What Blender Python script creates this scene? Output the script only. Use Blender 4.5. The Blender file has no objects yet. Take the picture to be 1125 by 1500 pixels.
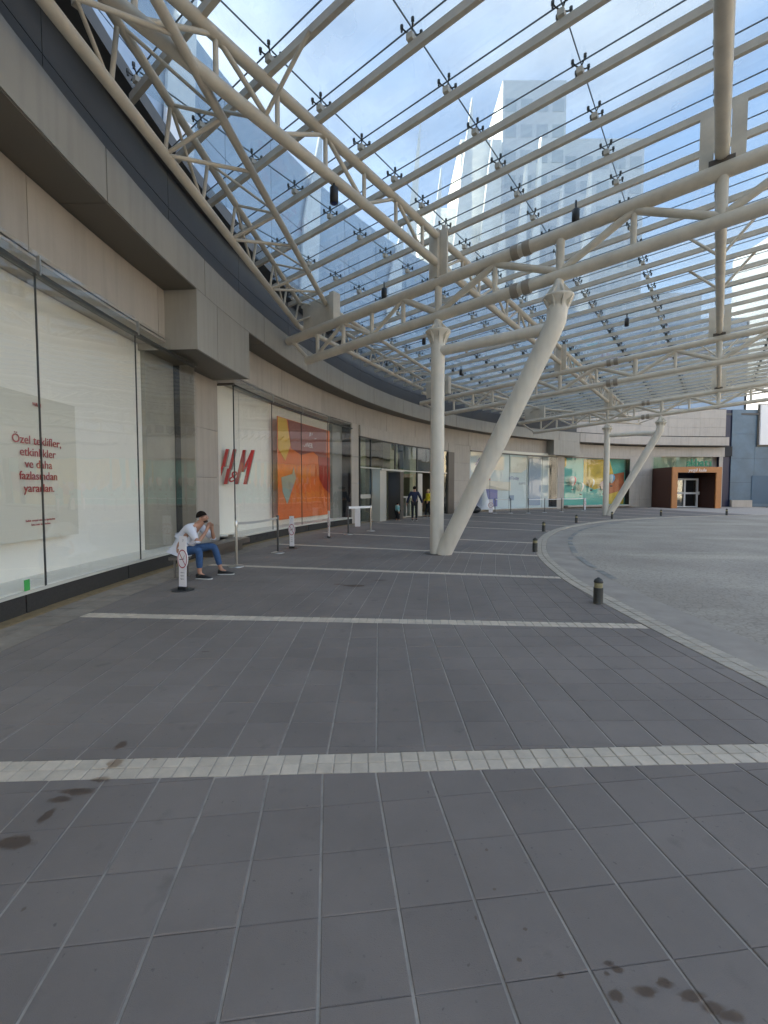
import bpy, bmesh, math, random
from mathutils import Vector, Matrix
random.seed(7)
SC = bpy.context.scene
COL = SC.collection
rad = math.radians

# ------------------------------------------------------------------ camera, sky, sun, exposure
F_PX = 661.0
EYE = 1.55
cam_d = bpy.data.cameras.new('camera'); cam = bpy.data.objects.new('camera', cam_d); COL.objects.link(cam)
cam_d.sensor_fit = 'HORIZONTAL'; cam_d.sensor_width = 36.0; cam_d.lens = F_PX / 1125.0 * 36.0
cam_d.clip_start = 0.05; cam_d.clip_end = 3000
cam.location = (0, 0, EYE); cam.rotation_euler = (rad(90 - 2.77), 0, 0)
SC.camera = cam
SUN_AZ, SUN_EL = -74.0, 23.0
w = bpy.data.worlds.new('World'); SC.world = w; w.use_nodes = True
nt = w.node_tree; nt.nodes.clear()
sky = nt.nodes.new('ShaderNodeTexSky'); sky.sky_type = 'NISHITA'; sky.sun_disc = False
sky.sun_elevation = rad(SUN_EL); sky.sun_rotation = rad(SUN_AZ % 360); sky.dust_density = 2.6; sky.air_density = 0.9; sky.ozone_density = 1.0
tc = nt.nodes.new('ShaderNodeTexCoord'); mp = nt.nodes.new('ShaderNodeMapping'); mp.inputs['Scale'].default_value = (1.0, 1.4, 3.2)
mp.inputs['Rotation'].default_value = (0.3, 0.2, 0.6)
cn = nt.nodes.new('ShaderNodeTexNoise'); cn.inputs['Scale'].default_value = 1.5; cn.inputs['Detail'].default_value = 5; cn.inputs['Roughness'].default_value = 0.45
cr = nt.nodes.new('ShaderNodeValToRGB'); cr.color_ramp.elements[0].position = 0.44; cr.color_ramp.elements[1].position = 0.82
cr.color_ramp.elements[0].color = (0, 0, 0, 1); cr.color_ramp.elements[1].color = (0.75, 0.75, 0.75, 1)
mx = nt.nodes.new('ShaderNodeMixRGB'); mx.inputs[2].default_value = (4.3, 3.95, 3.5, 1)
bg = nt.nodes.new('ShaderNodeBackground'); bg.inputs['Strength'].default_value = 0.14
wo = nt.nodes.new('ShaderNodeOutputWorld')
nt.links.new(tc.outputs['Generated'], mp.inputs['Vector']); nt.links.new(mp.outputs['Vector'], cn.inputs['Vector'])
nt.links.new(cn.outputs['Fac'], cr.inputs['Fac']); nt.links.new(cr.outputs['Color'], mx.inputs[0])
nt.links.new(sky.outputs['Color'], mx.inputs[1]); nt.links.new(mx.outputs['Color'], bg.inputs['Color']); nt.links.new(bg.outputs['Background'], wo.inputs['Surface'])
sd = bpy.data.lights.new('sun', 'SUN'); sd.energy = 4.2; sd.angle = rad(0.6); sd.color = (1.0, 0.93, 0.82)
so = bpy.data.objects.new('sun', sd); COL.objects.link(so)
sv = Vector((math.sin(rad(SUN_AZ)) * math.cos(rad(SUN_EL)), math.cos(rad(SUN_AZ)) * math.cos(rad(SUN_EL)), math.sin(rad(SUN_EL))))
so.rotation_euler = sv.to_track_quat('Z', 'Y').to_euler(); so.location = (0, -20, 40)
SC.view_settings.view_transform = 'Standard'; SC.view_settings.look = 'None'; SC.view_settings.gamma = 1.0
SC.view_settings.use_curve_mapping = False
SC.view_settings.exposure = 2.06

# ------------------------------------------------------------------ materials
MATS = {}
def mat(name, col, rough=0.6, metal=0.0, var=0.0, vscale=3.0, bump=0.0, bscale=60.0, emit=0.0, col2=None, spec=0.5, objrand=0.0, detail=6.0, specks=False, streak=False):
    if name in MATS: return MATS[name]
    m = bpy.data.materials.new(name); m.use_nodes = True; n = m.node_tree; b = n.nodes['Principled BSDF']
    b.inputs['Base Color'].default_value = (*col, 1); b.inputs['Roughness'].default_value = rough; b.inputs['Metallic'].default_value = metal
    b.inputs['Specular IOR Level'].default_value = spec
    last = None
    if var > 0 or bump > 0 or col2:
        t = n.nodes.new('ShaderNodeNewGeometry')
    if var > 0 or col2:
        no = n.nodes.new('ShaderNodeTexNoise'); no.inputs['Scale'].default_value = vscale; no.inputs['Detail'].default_value = detail; no.inputs['Roughness'].default_value = 0.65
        n.links.new(t.outputs['Position'], no.inputs['Vector'])
        r = n.nodes.new('ShaderNodeValToRGB'); r.color_ramp.elements[0].position = 0.3; r.color_ramp.elements[1].position = 0.7
        c2 = col2 if col2 else tuple(min(1, c * (1 + var)) for c in col)
        c1 = col if col2 else tuple(c * (1 - var) for c in col)
        r.color_ramp.elements[0].color = (*c1, 1); r.color_ramp.elements[1].color = (*c2, 1)
        n.links.new(no.outputs['Fac'], r.inputs['Fac']); last = r.outputs['Color']
        mr = n.nodes.new('ShaderNodeMapRange'); mr.inputs['To Min'].default_value = max(0.02, rough - 0.08); mr.inputs['To Max'].default_value = min(1, rough + 0.08)
        n.links.new(no.outputs['Fac'], mr.inputs['Value']); n.links.new(mr.outputs['Result'], b.inputs['Roughness'])
    if specks:
        for sc_, lo_, hi_, amt in ((38, .68, .76, .62), (0.45, .35, .65, .80), (5.0, .64, .76, .80)):
            n5 = n.nodes.new('ShaderNodeTexNoise'); n5.inputs['Scale'].default_value = sc_; n5.inputs['Detail'].default_value = 3; n.links.new(t.outputs['Position'], n5.inputs['Vector'])
            r5 = n.nodes.new('ShaderNodeMapRange'); r5.inputs['From Min'].default_value = lo_; r5.inputs['From Max'].default_value = hi_; r5.inputs['To Min'].default_value = 1.0 if sc_ > 1 else 1.08; r5.inputs['To Max'].default_value = amt if sc_ > 1 else .88
            n.links.new(n5.outputs['Fac'], r5.inputs['Value']); h5 = n.nodes.new('ShaderNodeHueSaturation'); n.links.new(r5.outputs['Result'], h5.inputs['Value']); n.links.new(last, h5.inputs['Color']); last = h5.outputs['Color']
    if streak:
        mp5 = n.nodes.new('ShaderNodeMapping'); mp5.inputs['Scale'].default_value = (4.5, 4.5, .28); n.links.new(t.outputs['Position'], mp5.inputs['Vector'])
        n5 = n.nodes.new('ShaderNodeTexNoise'); n5.inputs['Scale'].default_value = 1.6; n5.inputs['Detail'].default_value = 5; n.links.new(mp5.outputs['Vector'], n5.inputs['Vector'])
        r5 = n.nodes.new('ShaderNodeMapRange'); r5.inputs['From Min'].default_value = .45; r5.inputs['From Max'].default_value = .75; r5.inputs['To Min'].default_value = 1.0; r5.inputs['To Max'].default_value = .87
        n.links.new(n5.outputs['Fac'], r5.inputs['Value']); h5 = n.nodes.new('ShaderNodeHueSaturation'); n.links.new(r5.outputs['Result'], h5.inputs['Value']); n.links.new(last, h5.inputs['Color']); last = h5.outputs['Color']
    if objrand > 0:
        oi = n.nodes.new('ShaderNodeObjectInfo'); m2 = n.nodes.new('ShaderNodeMapRange')
        m2.inputs['To Min'].default_value = 1 - objrand; m2.inputs['To Max'].default_value = 1 + objrand
        n.links.new(oi.outputs['Random'], m2.inputs['Value'])
        hv = n.nodes.new('ShaderNodeHueSaturation'); n.links.new(m2.outputs['Result'], hv.inputs['Value'])
        if last: n.links.new(last, hv.inputs['Color'])
        else: hv.inputs['Color'].default_value = (*col, 1)
        last = hv.outputs['Color']
    if last: n.links.new(last, b.inputs['Base Color'])
    if bump > 0:
        nb = n.nodes.new('ShaderNodeTexNoise'); nb.inputs['Scale'].default_value = bscale; nb.inputs['Detail'].default_value = 4
        n.links.new(t.outputs['Position'], nb.inputs['Vector'])
        bm_ = n.nodes.new('ShaderNodeBump'); bm_.inputs['Strength'].default_value = bump; bm_.inputs['Distance'].default_value = 0.01
        n.links.new(nb.outputs['Fac'], bm_.inputs['Height']); n.links.new(bm_.outputs['Normal'], b.inputs['Normal'])
    if emit > 0:
        b.inputs['Emission Color'].default_value = (*col, 1); b.inputs['Emission Strength'].default_value = emit
    MATS[name] = m
    return m

STEEL = mat('cream_paint', (0.60, 0.53, 0.42), 0.42, var=0.13, vscale=2.6, bump=0.05, bscale=25)
STEEL2 = mat('cream_paint_column', (0.70, 0.635, 0.525), 0.38, var=0.07, vscale=1.5, streak=True)
STONE = mat('wall_stone', (0.42, 0.37, 0.31), 0.5, var=0.07, vscale=1.2, objrand=0.04, streak=True)
FASCIA = mat('fascia_metal', (0.35, 0.325, 0.275), 0.45, var=0.07, vscale=0.8, objrand=0.035, streak=True)
SOFFIT = mat('soffit_metal', (0.15, 0.13, 0.10), 0.55, var=0.08, vscale=0.7)
DARKW = mat('upper_wall_metal', (0.10, 0.094, 0.085), 0.75, var=0.1, vscale=0.8)
BLACKG = mat('plinth_granite', (0.045, 0.043, 0.04), 0.18, var=0.15, vscale=40)
JOINT = mat('joint_dark', (0.03, 0.03, 0.03), 0.8)
TILE = mat('paving_concrete', (0.230, 0.193, 0.164), 0.72, var=0.13, vscale=1.1, bump=0.4, bscale=330, objrand=0.055, detail=10, specks=True, spec=0.3)
MORTAR = mat('joint_sand', (0.40, 0.35, 0.29), 0.9, var=0.25, vscale=9)
BAND = mat('band_stone_pale', (0.58, 0.485, 0.37), 0.7, var=0.12, vscale=12, bump=0.3, bscale=150, objrand=0.09)
KERB = mat('kerb_stone_pale', (0.44, 0.375, 0.29), 0.72, var=0.15, vscale=9, bump=0.3, bscale=120, objrand=0.08)
EDGE = mat('edge_strip_stone', (0.26, 0.215, 0.165), 0.8, var=0.22, vscale=5, bump=0.3, bscale=80, objrand=0.08)
OCHRE = mat('edge_strip_ochre', (0.27, 0.185, 0.085), 0.85, var=0.3, vscale=9, bump=0.3, bscale=80)
BACKING = mat('display_white', (0.93, 0.90, 0.81), 0.6, var=0.02, vscale=0.8)
CHROME = mat('brushed_steel', (0.5, 0.48, 0.44), 0.28, metal=1.0)
MULL = mat('mullion_dark', (0.07, 0.068, 0.06), 0.35, metal=0.3)
LIGHTFRAME = mat('door_frame_aluminium', (0.55, 0.52, 0.45), 0.35, metal=0.3)
BROWN = mat('bronze_cladding', (0.10, 0.08, 0.062), 0.4, var=0.1, vscale=2)
BLACK = mat('black_plastic', (0.02, 0.02, 0.02), 0.4)
BOLL = mat('bollard_black', (0.035, 0.034, 0.028), 0.5, var=0.2, vscale=20)
BOLLY = mat('bollard_band', (0.28, 0.24, 0.12), 0.5, var=0.2, vscale=20)
WHITE = mat('white_plastic', (0.75, 0.73, 0.70), 0.4)
RED = mat('letter_red', (0.62, 0.035, 0.03), 0.4)
DKRED = mat('print_dark_red', (0.42, 0.05, 0.05), 0.6)
ORANGE = mat('poster_orange', (0.80, 0.17, 0.02), 0.5, var=0.1, vscale=1.5)
SEAL = mat('glazing_seal', (0.11, 0.115, 0.105), 0.6)
WOODO = mat('portal_orange', (0.42, 0.17, 0.05), 0.45, var=0.08, vscale=3)
WOODD = mat('portal_brown', (0.07, 0.025, 0.015), 0.5, var=0.1, vscale=3)
NAVY = mat('navy_panel', (0.012, 0.015, 0.045), 0.4)

def road_material():
    m = bpy.data.materials.new('road_setts'); m.use_nodes = True; n = m.node_tree; b = n.nodes['Principled BSDF']; b.inputs['Roughness'].default_value = 0.9; b.inputs['Specular IOR Level'].default_value = 0.2
    g = n.nodes.new('ShaderNodeNewGeometry')
    v = n.nodes.new('ShaderNodeTexVoronoi'); v.inputs['Scale'].default_value = 9.5; v.feature = 'DISTANCE_TO_EDGE'
    n.links.new(g.outputs['Position'], v.inputs['Vector'])
    n1 = n.nodes.new('ShaderNodeTexNoise'); n1.inputs['Scale'].default_value = 0.55; n1.inputs['Detail'].default_value = 8
    n2 = n.nodes.new('ShaderNodeTexNoise'); n2.inputs['Scale'].default_value = 30; n2.inputs['Detail'].default_value = 5
    mpp = n.nodes.new('ShaderNodeMapping'); mpp.inputs['Scale'].default_value = (0.35, 1.5, 1); mpp.inputs['Rotation'].default_value = (0, 0, 0.25)
    n3 = n.nodes.new('ShaderNodeTexNoise'); n3.inputs['Scale'].default_value = 0.42; n3.inputs['Detail'].default_value = 4
    n.links.new(g.outputs['Position'], n1.inputs['Vector']); n.links.new(g.outputs['Position'], n2.inputs['Vector'])
    n.links.new(g.outputs['Position'], mpp.inputs['Vector']); n.links.new(mpp.outputs['Vector'], n3.inputs['Vector'])
    r1 = n.nodes.new('ShaderNodeValToRGB'); r1.color_ramp.elements[0].position = 0.35; r1.color_ramp.elements[1].position = 0.68
    r1.color_ramp.elements[0].color = (0.35, 0.30, 0.24, 1); r1.color_ramp.elements[1].color = (0.44, 0.38, 0.305, 1)
    n.links.new(n1.outputs['Fac'], r1.inputs['Fac'])
    r3 = n.nodes.new('ShaderNodeValToRGB'); r3.color_ramp.elements[0].position = 0.56; r3.color_ramp.elements[1].position = 0.72
    r3.color_ramp.elements[0].color = (0, 0, 0, 1); r3.color_ramp.elements[1].color = (0.6, 0.6, 0.6, 1)
    n.links.new(n3.outputs['Fac'], r3.inputs['Fac'])
    m1 = n.nodes.new('ShaderNodeMixRGB'); m1.inputs[2].default_value = (0.60, 0.52, 0.40, 1)
    n.links.new(r3.outputs['Color'], m1.inputs[0]); n.links.new(r1.outputs['Color'], m1.inputs[1])
    rv = n.nodes.new('ShaderNodeValToRGB'); rv.color_ramp.elements[0].position = 0.0; rv.color_ramp.elements[1].position = 0.09
    rv.color_ramp.elements[0].color = (0.72, 0.72, 0.72, 1); rv.color_ramp.elements[1].color = (1, 1, 1, 1)
    n.links.new(v.outputs['Distance'], rv.inputs['Fac'])
    m2 = n.nodes.new('ShaderNodeMixRGB'); m2.blend_type = 'MULTIPLY'; m2.inputs[0].default_value = 0.8
    n.links.new(m1.outputs['Color'], m2.inputs[1]); n.links.new(rv.outputs['Color'], m2.inputs[2])
    m3 = n.nodes.new('ShaderNodeMixRGB'); m3.blend_type = 'OVERLAY'; m3.inputs[0].default_value = 0.3
    n.links.new(m2.outputs['Color'], m3.inputs[1]); n.links.new(n2.outputs['Fac'], m3.inputs[2])
    n.links.new(m3.outputs['Color'], b.inputs['Base Color'])
    bp = n.nodes.new('ShaderNodeBump'); bp.inputs['Strength'].default_value = 0.4; bp.inputs['Distance'].default_value = 0.01
    n.links.new(rv.outputs['Color'], bp.inputs['Height']); n.links.new(bp.outputs['Normal'], b.inputs['Normal'])
    return m
ROAD = road_material()

def glass(name, tint, refl_rough=0.0, milk=0.0, ior=1.5, milkcol=(0.8, 0.82, 0.8), milknoise=None, boost=1.0, wav=0.0):
    m = bpy.data.materials.new(name); m.use_nodes = True; n = m.node_tree; n.nodes.clear()
    o = n.nodes.new('ShaderNodeOutputMaterial'); t = n.nodes.new('ShaderNodeBsdfTransparent'); t.inputs[0].default_value = (*tint, 1)
    gl = n.nodes.new('ShaderNodeBsdfGlossy'); gl.inputs['Roughness'].default_value = refl_rough
    lw = n.nodes.new('ShaderNodeLayerWeight'); lw.inputs['Blend'].default_value = 0.5
    pw = n.nodes.new('ShaderNodeMath'); pw.operation = 'POWER'; pw.inputs[1].default_value = 5.0; n.links.new(lw.outputs['Facing'], pw.inputs[0])
    f0 = ((ior - 1) / (ior + 1)) ** 2
    ma = n.nodes.new('ShaderNodeMath'); ma.operation = 'MULTIPLY_ADD'; ma.inputs[1].default_value = 1 - f0; ma.inputs[2].default_value = f0; n.links.new(pw.outputs[0], ma.inputs[0])
    fac = ma.outputs[0]
    if boost != 1.0:
        mm = n.nodes.new('ShaderNodeMath'); mm.operation = 'MULTIPLY'; mm.inputs[1].default_value = boost; mm.use_clamp = True
        n.links.new(fac, mm.inputs[0]); fac = mm.outputs[0]
    if wav > 0:
        g = n.nodes.new('ShaderNodeNewGeometry'); no = n.nodes.new('ShaderNodeTexNoise'); no.inputs['Scale'].default_value = 0.9; no.inputs['Detail'].default_value = 1.0
        n.links.new(g.outputs['Position'], no.inputs['Vector'])
        bp = n.nodes.new('ShaderNodeBump'); bp.inputs['Strength'].default_value = wav; bp.inputs['Distance'].default_value = 0.02
        n.links.new(no.outputs['Fac'], bp.inputs['Height']); n.links.new(bp.outputs['Normal'], gl.inputs['Normal'])
    mix = n.nodes.new('ShaderNodeMixShader'); n.links.new(fac, mix.inputs[0]); n.links.new(gl.outputs[0], mix.inputs[2])
    if milk > 0:
        tl = n.nodes.new('ShaderNodeBsdfTranslucent'); tl.inputs[0].default_value = (*milkcol, 1)
        df = n.nodes.new('ShaderNodeBsdfDiffuse'); df.inputs[0].default_value = (*milkcol, 1)
        ad = n.nodes.new('ShaderNodeMixShader'); ad.inputs[0].default_value = 0.35
        n.links.new(tl.outputs[0], ad.inputs[1]); n.links.new(df.outputs[0], ad.inputs[2])
        mk = n.nodes.new('ShaderNodeMixShader'); mk.inputs[0].default_value = milk
        if milknoise:
            g = n.nodes.new('ShaderNodeNewGeometry'); no = n.nodes.new('ShaderNodeTexNoise'); no.inputs['Scale'].default_value = milknoise; no.inputs['Detail'].default_value = 6
            n.links.new(g.outputs['Position'], no.inputs['Vector'])
            mr = n.nodes.new('ShaderNodeMapRange'); mr.inputs['From Min'].default_value = 0.3; mr.inputs['From Max'].default_value = 0.7
            mr.inputs['To Min'].default_value = milk * 0.5; mr.inputs['To Max'].default_value = milk * 1.6
            n.links.new(no.outputs['Fac'], mr.inputs['Value']); n.links.new(mr.outputs['Result'], mk.inputs[0])
        n.links.new(t.outputs[0], mk.inputs[1]); n.links.new(ad.outputs[0], mk.inputs[2]); n.links.new(mk.outputs[0], mix.inputs[1])
    else:
        n.links.new(t.outputs[0], mix.inputs[1])
    n.links.new(mix.outputs[0], o.inputs[0])
    return m
ROOFGLASS = glass('roof_glass', (0.90, 0.965, 0.975), 0.02, milk=0.21, milknoise=0.8, boost=1.5, milkcol=(.74, .80, .84))
SHOPGLASS = glass('shop_glass', (0.99, 0.992, 0.985), 0.0, milk=0.0, boost=1.5, wav=0.25)
FARGLASS = glass('far_shop_glass', (0.98, 0.99, 0.985), 0.0, boost=.8, wav=0.2)
ENTRGLASS = glass('entrance_glass', (0.80, 0.84, 0.78), 0.0, boost=2.6, wav=0.5)

# ------------------------------------------------------------------ mesh helpers
def link(o, parent=None):
    COL.objects.link(o)
    if parent is not None:
        o.parent = parent
        o.matrix_parent_inverse = parent_inv(parent)
    return o
_inv = {}
def parent_inv(p):
    # world matrix from loc/rot chain (all parents unscaled)
    m = Matrix.Identity(4); q = p; chain = []
    while q is not None: chain.append(q); q = q.parent
    for q in reversed(chain):
        m = m @ q.matrix_parent_inverse @ q.matrix_basis
    return m.inverted()
def thing(name, label, cat, loc=(0, 0, 0), group=None, kind=None):
    o = bpy.data.objects.new(name, None); o.empty_display_size = 0.2; COL.objects.link(o); o.location = loc
    o['label'] = label; o['category'] = cat
    if group: o['group'] = group
    if kind: o['kind'] = kind
    return o
def tag(o, label=None, cat=None, group=None, kind=None):
    if label: o['label'] = label
    if cat: o['category'] = cat
    if group: o['group'] = group
    if kind: o['kind'] = kind
    return o

class MB:
    def __init__(s): s.v = []; s.f = []; s.sm = []
    def add(s, vs, fs, smooth=False):
        k = len(s.v); s.v += [tuple(v) for v in vs]; s.f += [tuple(i + k for i in f) for f in fs]; s.sm += [smooth] * len(fs)
    def hexa(s, p):  # 8 points: bottom 0-3, top 4-7
        s.add(p, [(3, 2, 1, 0), (4, 5, 6, 7), (0, 1, 5, 4), (1, 2, 6, 5), (2, 3, 7, 6), (3, 0, 4, 7)])
    def box(s, x0, x1, y0, y1, z0, z1):
        s.hexa([(x0, y0, z0), (x1, y0, z0), (x1, y1, z0), (x0, y1, z0), (x0, y0, z1), (x1, y0, z1), (x1, y1, z1), (x0, y1, z1)])
    def bar(s, a, b, wd, ht, up=(0, 0, 1)):  # box bar from a to b, width wd (sideways), height ht (along up)
        a = Vector(a); b = Vector(b); d = (b - a).normalized(); up = Vector(up); sd_ = d.cross(up).normalized(); u2 = sd_.cross(d).normalized()
        p = []
        for c in (a, b):
            p += [c + sd_ * wd / 2 * i + u2 * ht / 2 * j for i, j in ((-1, -1), (1, -1), (1, 1), (-1, 1))]
        s.add(p, [(0, 1, 2, 3), (7, 6, 5, 4), (0, 4, 5, 1), (1, 5, 6, 2), (2, 6, 7, 3), (3, 7, 4, 0)])
    def tube(s, pts, r, n=12, cap=True, smooth=True):
        pts = [Vector(p) for p in pts]; rs = r if isinstance(r, (list, tuple)) else [r] * len(pts)
        ref = None; rings = []
        for i, p in enumerate(pts):
            if i == 0: d = pts[1] - pts[0]
            elif i == len(pts) - 1: d = pts[-1] - pts[-2]
            else: d = (pts[i + 1] - p).normalized() + (p - pts[i - 1]).normalized()
            d.normalize()
            if ref is None:
                ref = Vector((0, 0, 1)) if abs(d.z) < 0.9 else Vector((1, 0, 0))
            a = d.cross(ref).normalized(); b = a.cross(d).normalized(); ref = b
            rings.append([p + (a * math.cos(2 * math.pi * k / n) + b * math.sin(2 * math.pi * k / n)) * rs[i] for k in range(n)])
        vs = [v for rg in rings for v in rg]; fs = []
        for i in range(len(rings) - 1):
            for k in range(n):
                fs.append((i * n + k, i * n + (k + 1) % n, (i + 1) * n + (k + 1) % n, (i + 1) * n + k))
        s.add(vs, fs, smooth)
        if cap:
            s.add(rings[0], [tuple(range(n))[::-1]]); s.add(rings[-1], [tuple(range(n))])
    def lathe(s, prof, c=(0, 0, 0), n=20, smooth=True):
        vs = []; fs = []
        for r, z in prof:
            for k in range(n): vs.append((c[0] + r * math.cos(2 * math.pi * k / n), c[1] + r * math.sin(2 * math.pi * k / n), c[2] + z))
        for i in range(len(prof) - 1):
            for k in range(n): fs.append((i * n + k, i * n + (k + 1) % n, (i + 1) * n + (k + 1) % n, (i + 1) * n + k))
        s.add(vs, fs, smooth); m = len(prof) - 1
        s.add(vs[:n], [tuple(range(n))[::-1]]); s.add(vs[m * n:], [tuple(range(n))])
    def mesh(s, name, m):
        me = bpy.data.meshes.new(name); me.from_pydata(s.v, [], s.f); me.update()
        for p, f in zip(me.polygons, s.sm): p.use_smooth = f
        ms = m if isinstance(m, (list, tuple)) else [m]
        for k in ms: me.materials.append(k)
        return me
    def build(s, name, m, parent=None, **kw):
        o = bpy.data.objects.new(name, s.mesh(name, m)); link(o, parent); tag(o, **kw)
        return o
def inst(name, me, parent, loc=(0, 0, 0), rotz=0.0, rot=None):
    o = bpy.data.objects.new(name, me); o.location = loc
    if rot is not None: o.rotation_euler = rot
    else: o.rotation_euler = (0, 0, rotz)
    return link(o, parent)
_font = {}
def text(name, s, size, origin, xdir, ydir, m, parent, ext=0.004, align='CENTER', shear=0.0, bold=0.0):
    cu = bpy.data.curves.new('t', 'FONT'); cu.body = s; cu.size = size; cu.align_x = align; cu.align_y = 'CENTER'; cu.extrude = ext; cu.shear = shear; cu.offset = bold
    cu.resolution_u = 3
    o = bpy.data.objects.new('t', cu); COL.objects.link(o)
    bpy.context.view_layer.update()
    me = bpy.data.meshes.new_from_object(o.evaluated_get(bpy.context.evaluated_depsgraph_get()))
    bpy.data.objects.remove(o)
    x = Vector(xdir).normalized(); y = Vector(ydir).normalized(); z = x.cross(y)
    M = Matrix((x, y, z)).transposed().to_4x4(); M.translation = Vector(origin)
    me.transform(M); me.materials.clear(); me.materials.append(m)
    return link(bpy.data.objects.new(name, me), parent)

# ------------------------------------------------------------------ building curve
CX, CY = 31.06, 6.37
def BP(r, t, z=0.0):
    a = rad(t); return Vector((CX - r * math.cos(a), CY + r * math.sin(a), z))
def arcbox(mb, r0, r1, t0, t1, z0, z1, step=1.3):
    n = max(1, int(math.ceil((t1 - t0) / step)))
    vs = []
    for i in range(n + 1):
        t = t0 + (t1 - t0) * i / n
        vs += [BP(r0, t, z0), BP(r1, t, z0), BP(r1, t, z1), BP(r0, t, z1)]
    fs = [(0, 1, 2, 3), (4 * n + 3, 4 * n + 2, 4 * n + 1, 4 * n)]
    for i in range(n):
        a = 4 * i; b = a + 4
        for j in range(4):
            k = (j + 1) % 4; fs.append((a + j, b + j, b + k, a + k))
    mb.add(vs, fs)
def arc(name, r0, r1, t0, t1, z0, z1, m, parent, step=1.3, **kw):
    b = MB(); arcbox(b, r0, r1, t0, t1, z0, z1, step); return b.build(name, m, parent, **kw)
RG = 35.59   # glass line
RF = 34.97   # fascia face

def px_ground(x, y, z=0.0):
    pit = rad(2.77); v = Vector(((x - 562.5) / F_PX, (y - 750) / F_PX, 1.0))
    cp, sp = math.cos(pit), math.sin(pit)
    # cam -> level
    X = v.x; D = cp * v.y + sp * v.z; Z = -sp * v.y + cp * v.z
    t = (EYE - z) / D; return Vector((X * t, Z * t, z))
# ------------------------------------------------------------------ ground
gb = MB(); gb.add([(-400, -400, -.06), (900, -400, -.06), (900, 900, -.06), (-400, 900, -.06)], [(0, 1, 2, 3)])
gb.build('ground', mat('far_ground', (0.16, 0.155, 0.145), 0.9, var=0.2, vscale=0.3), kind='structure')
# kerb curve (pavement side), from the photograph's ground plan
KP = [(2.9, -6.0), (2.96, -2.5), (3.0, 0.5), (3.01, 3.47), (2.99, 4.6), (3.0, 5.6), (3.04, 6.6), (3.15, 8.04), (3.62, 10.56), (4.39, 12.93), (5.0, 14.5), (5.84, 16.23), (7.19, 18.5), (9.24, 21.0), (11.78, 23.4), (15.3, 25.6), (19.5, 27.3), (24.5, 28.6), (30, 29.3), (37, 29.7), (46, 29.8)]
def catmull(P, n=8):
    out = []
    for i in range(len(P) - 1):
        p0 = Vector(P[max(0, i - 1)]); p1 = Vector(P[i]); p2 = Vector(P[i + 1]); p3 = Vector(P[min(len(P) - 1, i + 2)])
        for k in range(n):
            t = k / n
            out.append(0.5 * ((2 * p1) + (-p0 + p2) * t + (2 * p0 - 5 * p1 + 4 * p2 - p3) * t * t + (-p0 + 3 * p1 - 3 * p2 + p3) * t ** 3))
    out.append(Vector(P[-1])); return out
KC = catmull([Vector((x, y)) for x, y in KP], 8)
# arc-length table
def resample(C, step, s0=0.0):
    out = []; acc = 0.0; nxt = s0
    for a, b in zip(C[:-1], C[1:]):
        L = (b - a).length
        while nxt <= acc + L and L > 0:
            out.append(a.lerp(b, (nxt - acc) / L)); nxt += step
        acc += L
    return out
def offset(C, d):
    out = []
    for i, p in enumerate(C):
        t = (C[min(i + 1, len(C) - 1)] - C[max(i - 1, 0)]).normalized(); n = Vector((t.y, -t.x)); out.append(p + n * d)
    return out
# road sheet: from the kerb outwards
ro = offset(KC, 0.27)
rv = [(p.x, p.y, -0.022) for p in ro] + [(80, 29.8, -0.022), (80, -40, -0.022), (3, -40, -0.022)]
rb = MB(); rb.add(rv, [tuple(range(len(rv)))]); rb.build('road', ROAD, kind='structure')
# smooth gutter strip beside the kerb and its pale edge line
gi, go = offset(KC, 0.275), offset(KC, 0.85); mb = MB()
vs = [(p.x, p.y, -0.017) for p in gi] + [(p.x, p.y, -0.017) for p in go]; n = len(gi)
mb.add(vs, [(i, n + i, n + i + 1, i + 1) for i in range(n - 1)]); mb.build('gutter_strip', mat('gutter_concrete', (0.34, 0.29, 0.235), 0.85, var=0.2, vscale=1.4, bump=0.2, bscale=90), kind='structure')
gi, go = offset(KC, 0.86), offset(KC, 1.0); mb = MB()
vs = [(p.x, p.y, -0.014) for p in gi] + [(p.x, p.y, -0.014) for p in go]
mb.add(vs, [(i, n + i, n + i + 1, i + 1) for i in range(56, n - 1) if (i * 7919) % 13 > 2]); mb.build('gutter_edge_line', mat('gutter_edge', (0.25, 0.235, 0.205), 0.8, var=0.45, vscale=2.2), kind='structure')

# pavement base (joint sand), built from edge curve to kerb
pave = bpy.data.objects.new('pavement', None); COL.objects.link(pave); pave['kind'] = 'structure'
EC = [Vector(BP(34.8, t)[:2]) for t in [-14 + 0.9 * i for i in range(118)]]
pb = MB(); vv = [(p.x, p.y, -0.0055) for p in EC] + [(p.x, p.y, -0.0055) for p in reversed(KC)]
pb.add(vv, [tuple(range(len(vv)))[::-1]]); pb.build('joint_bed', MORTAR, pave)

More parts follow.
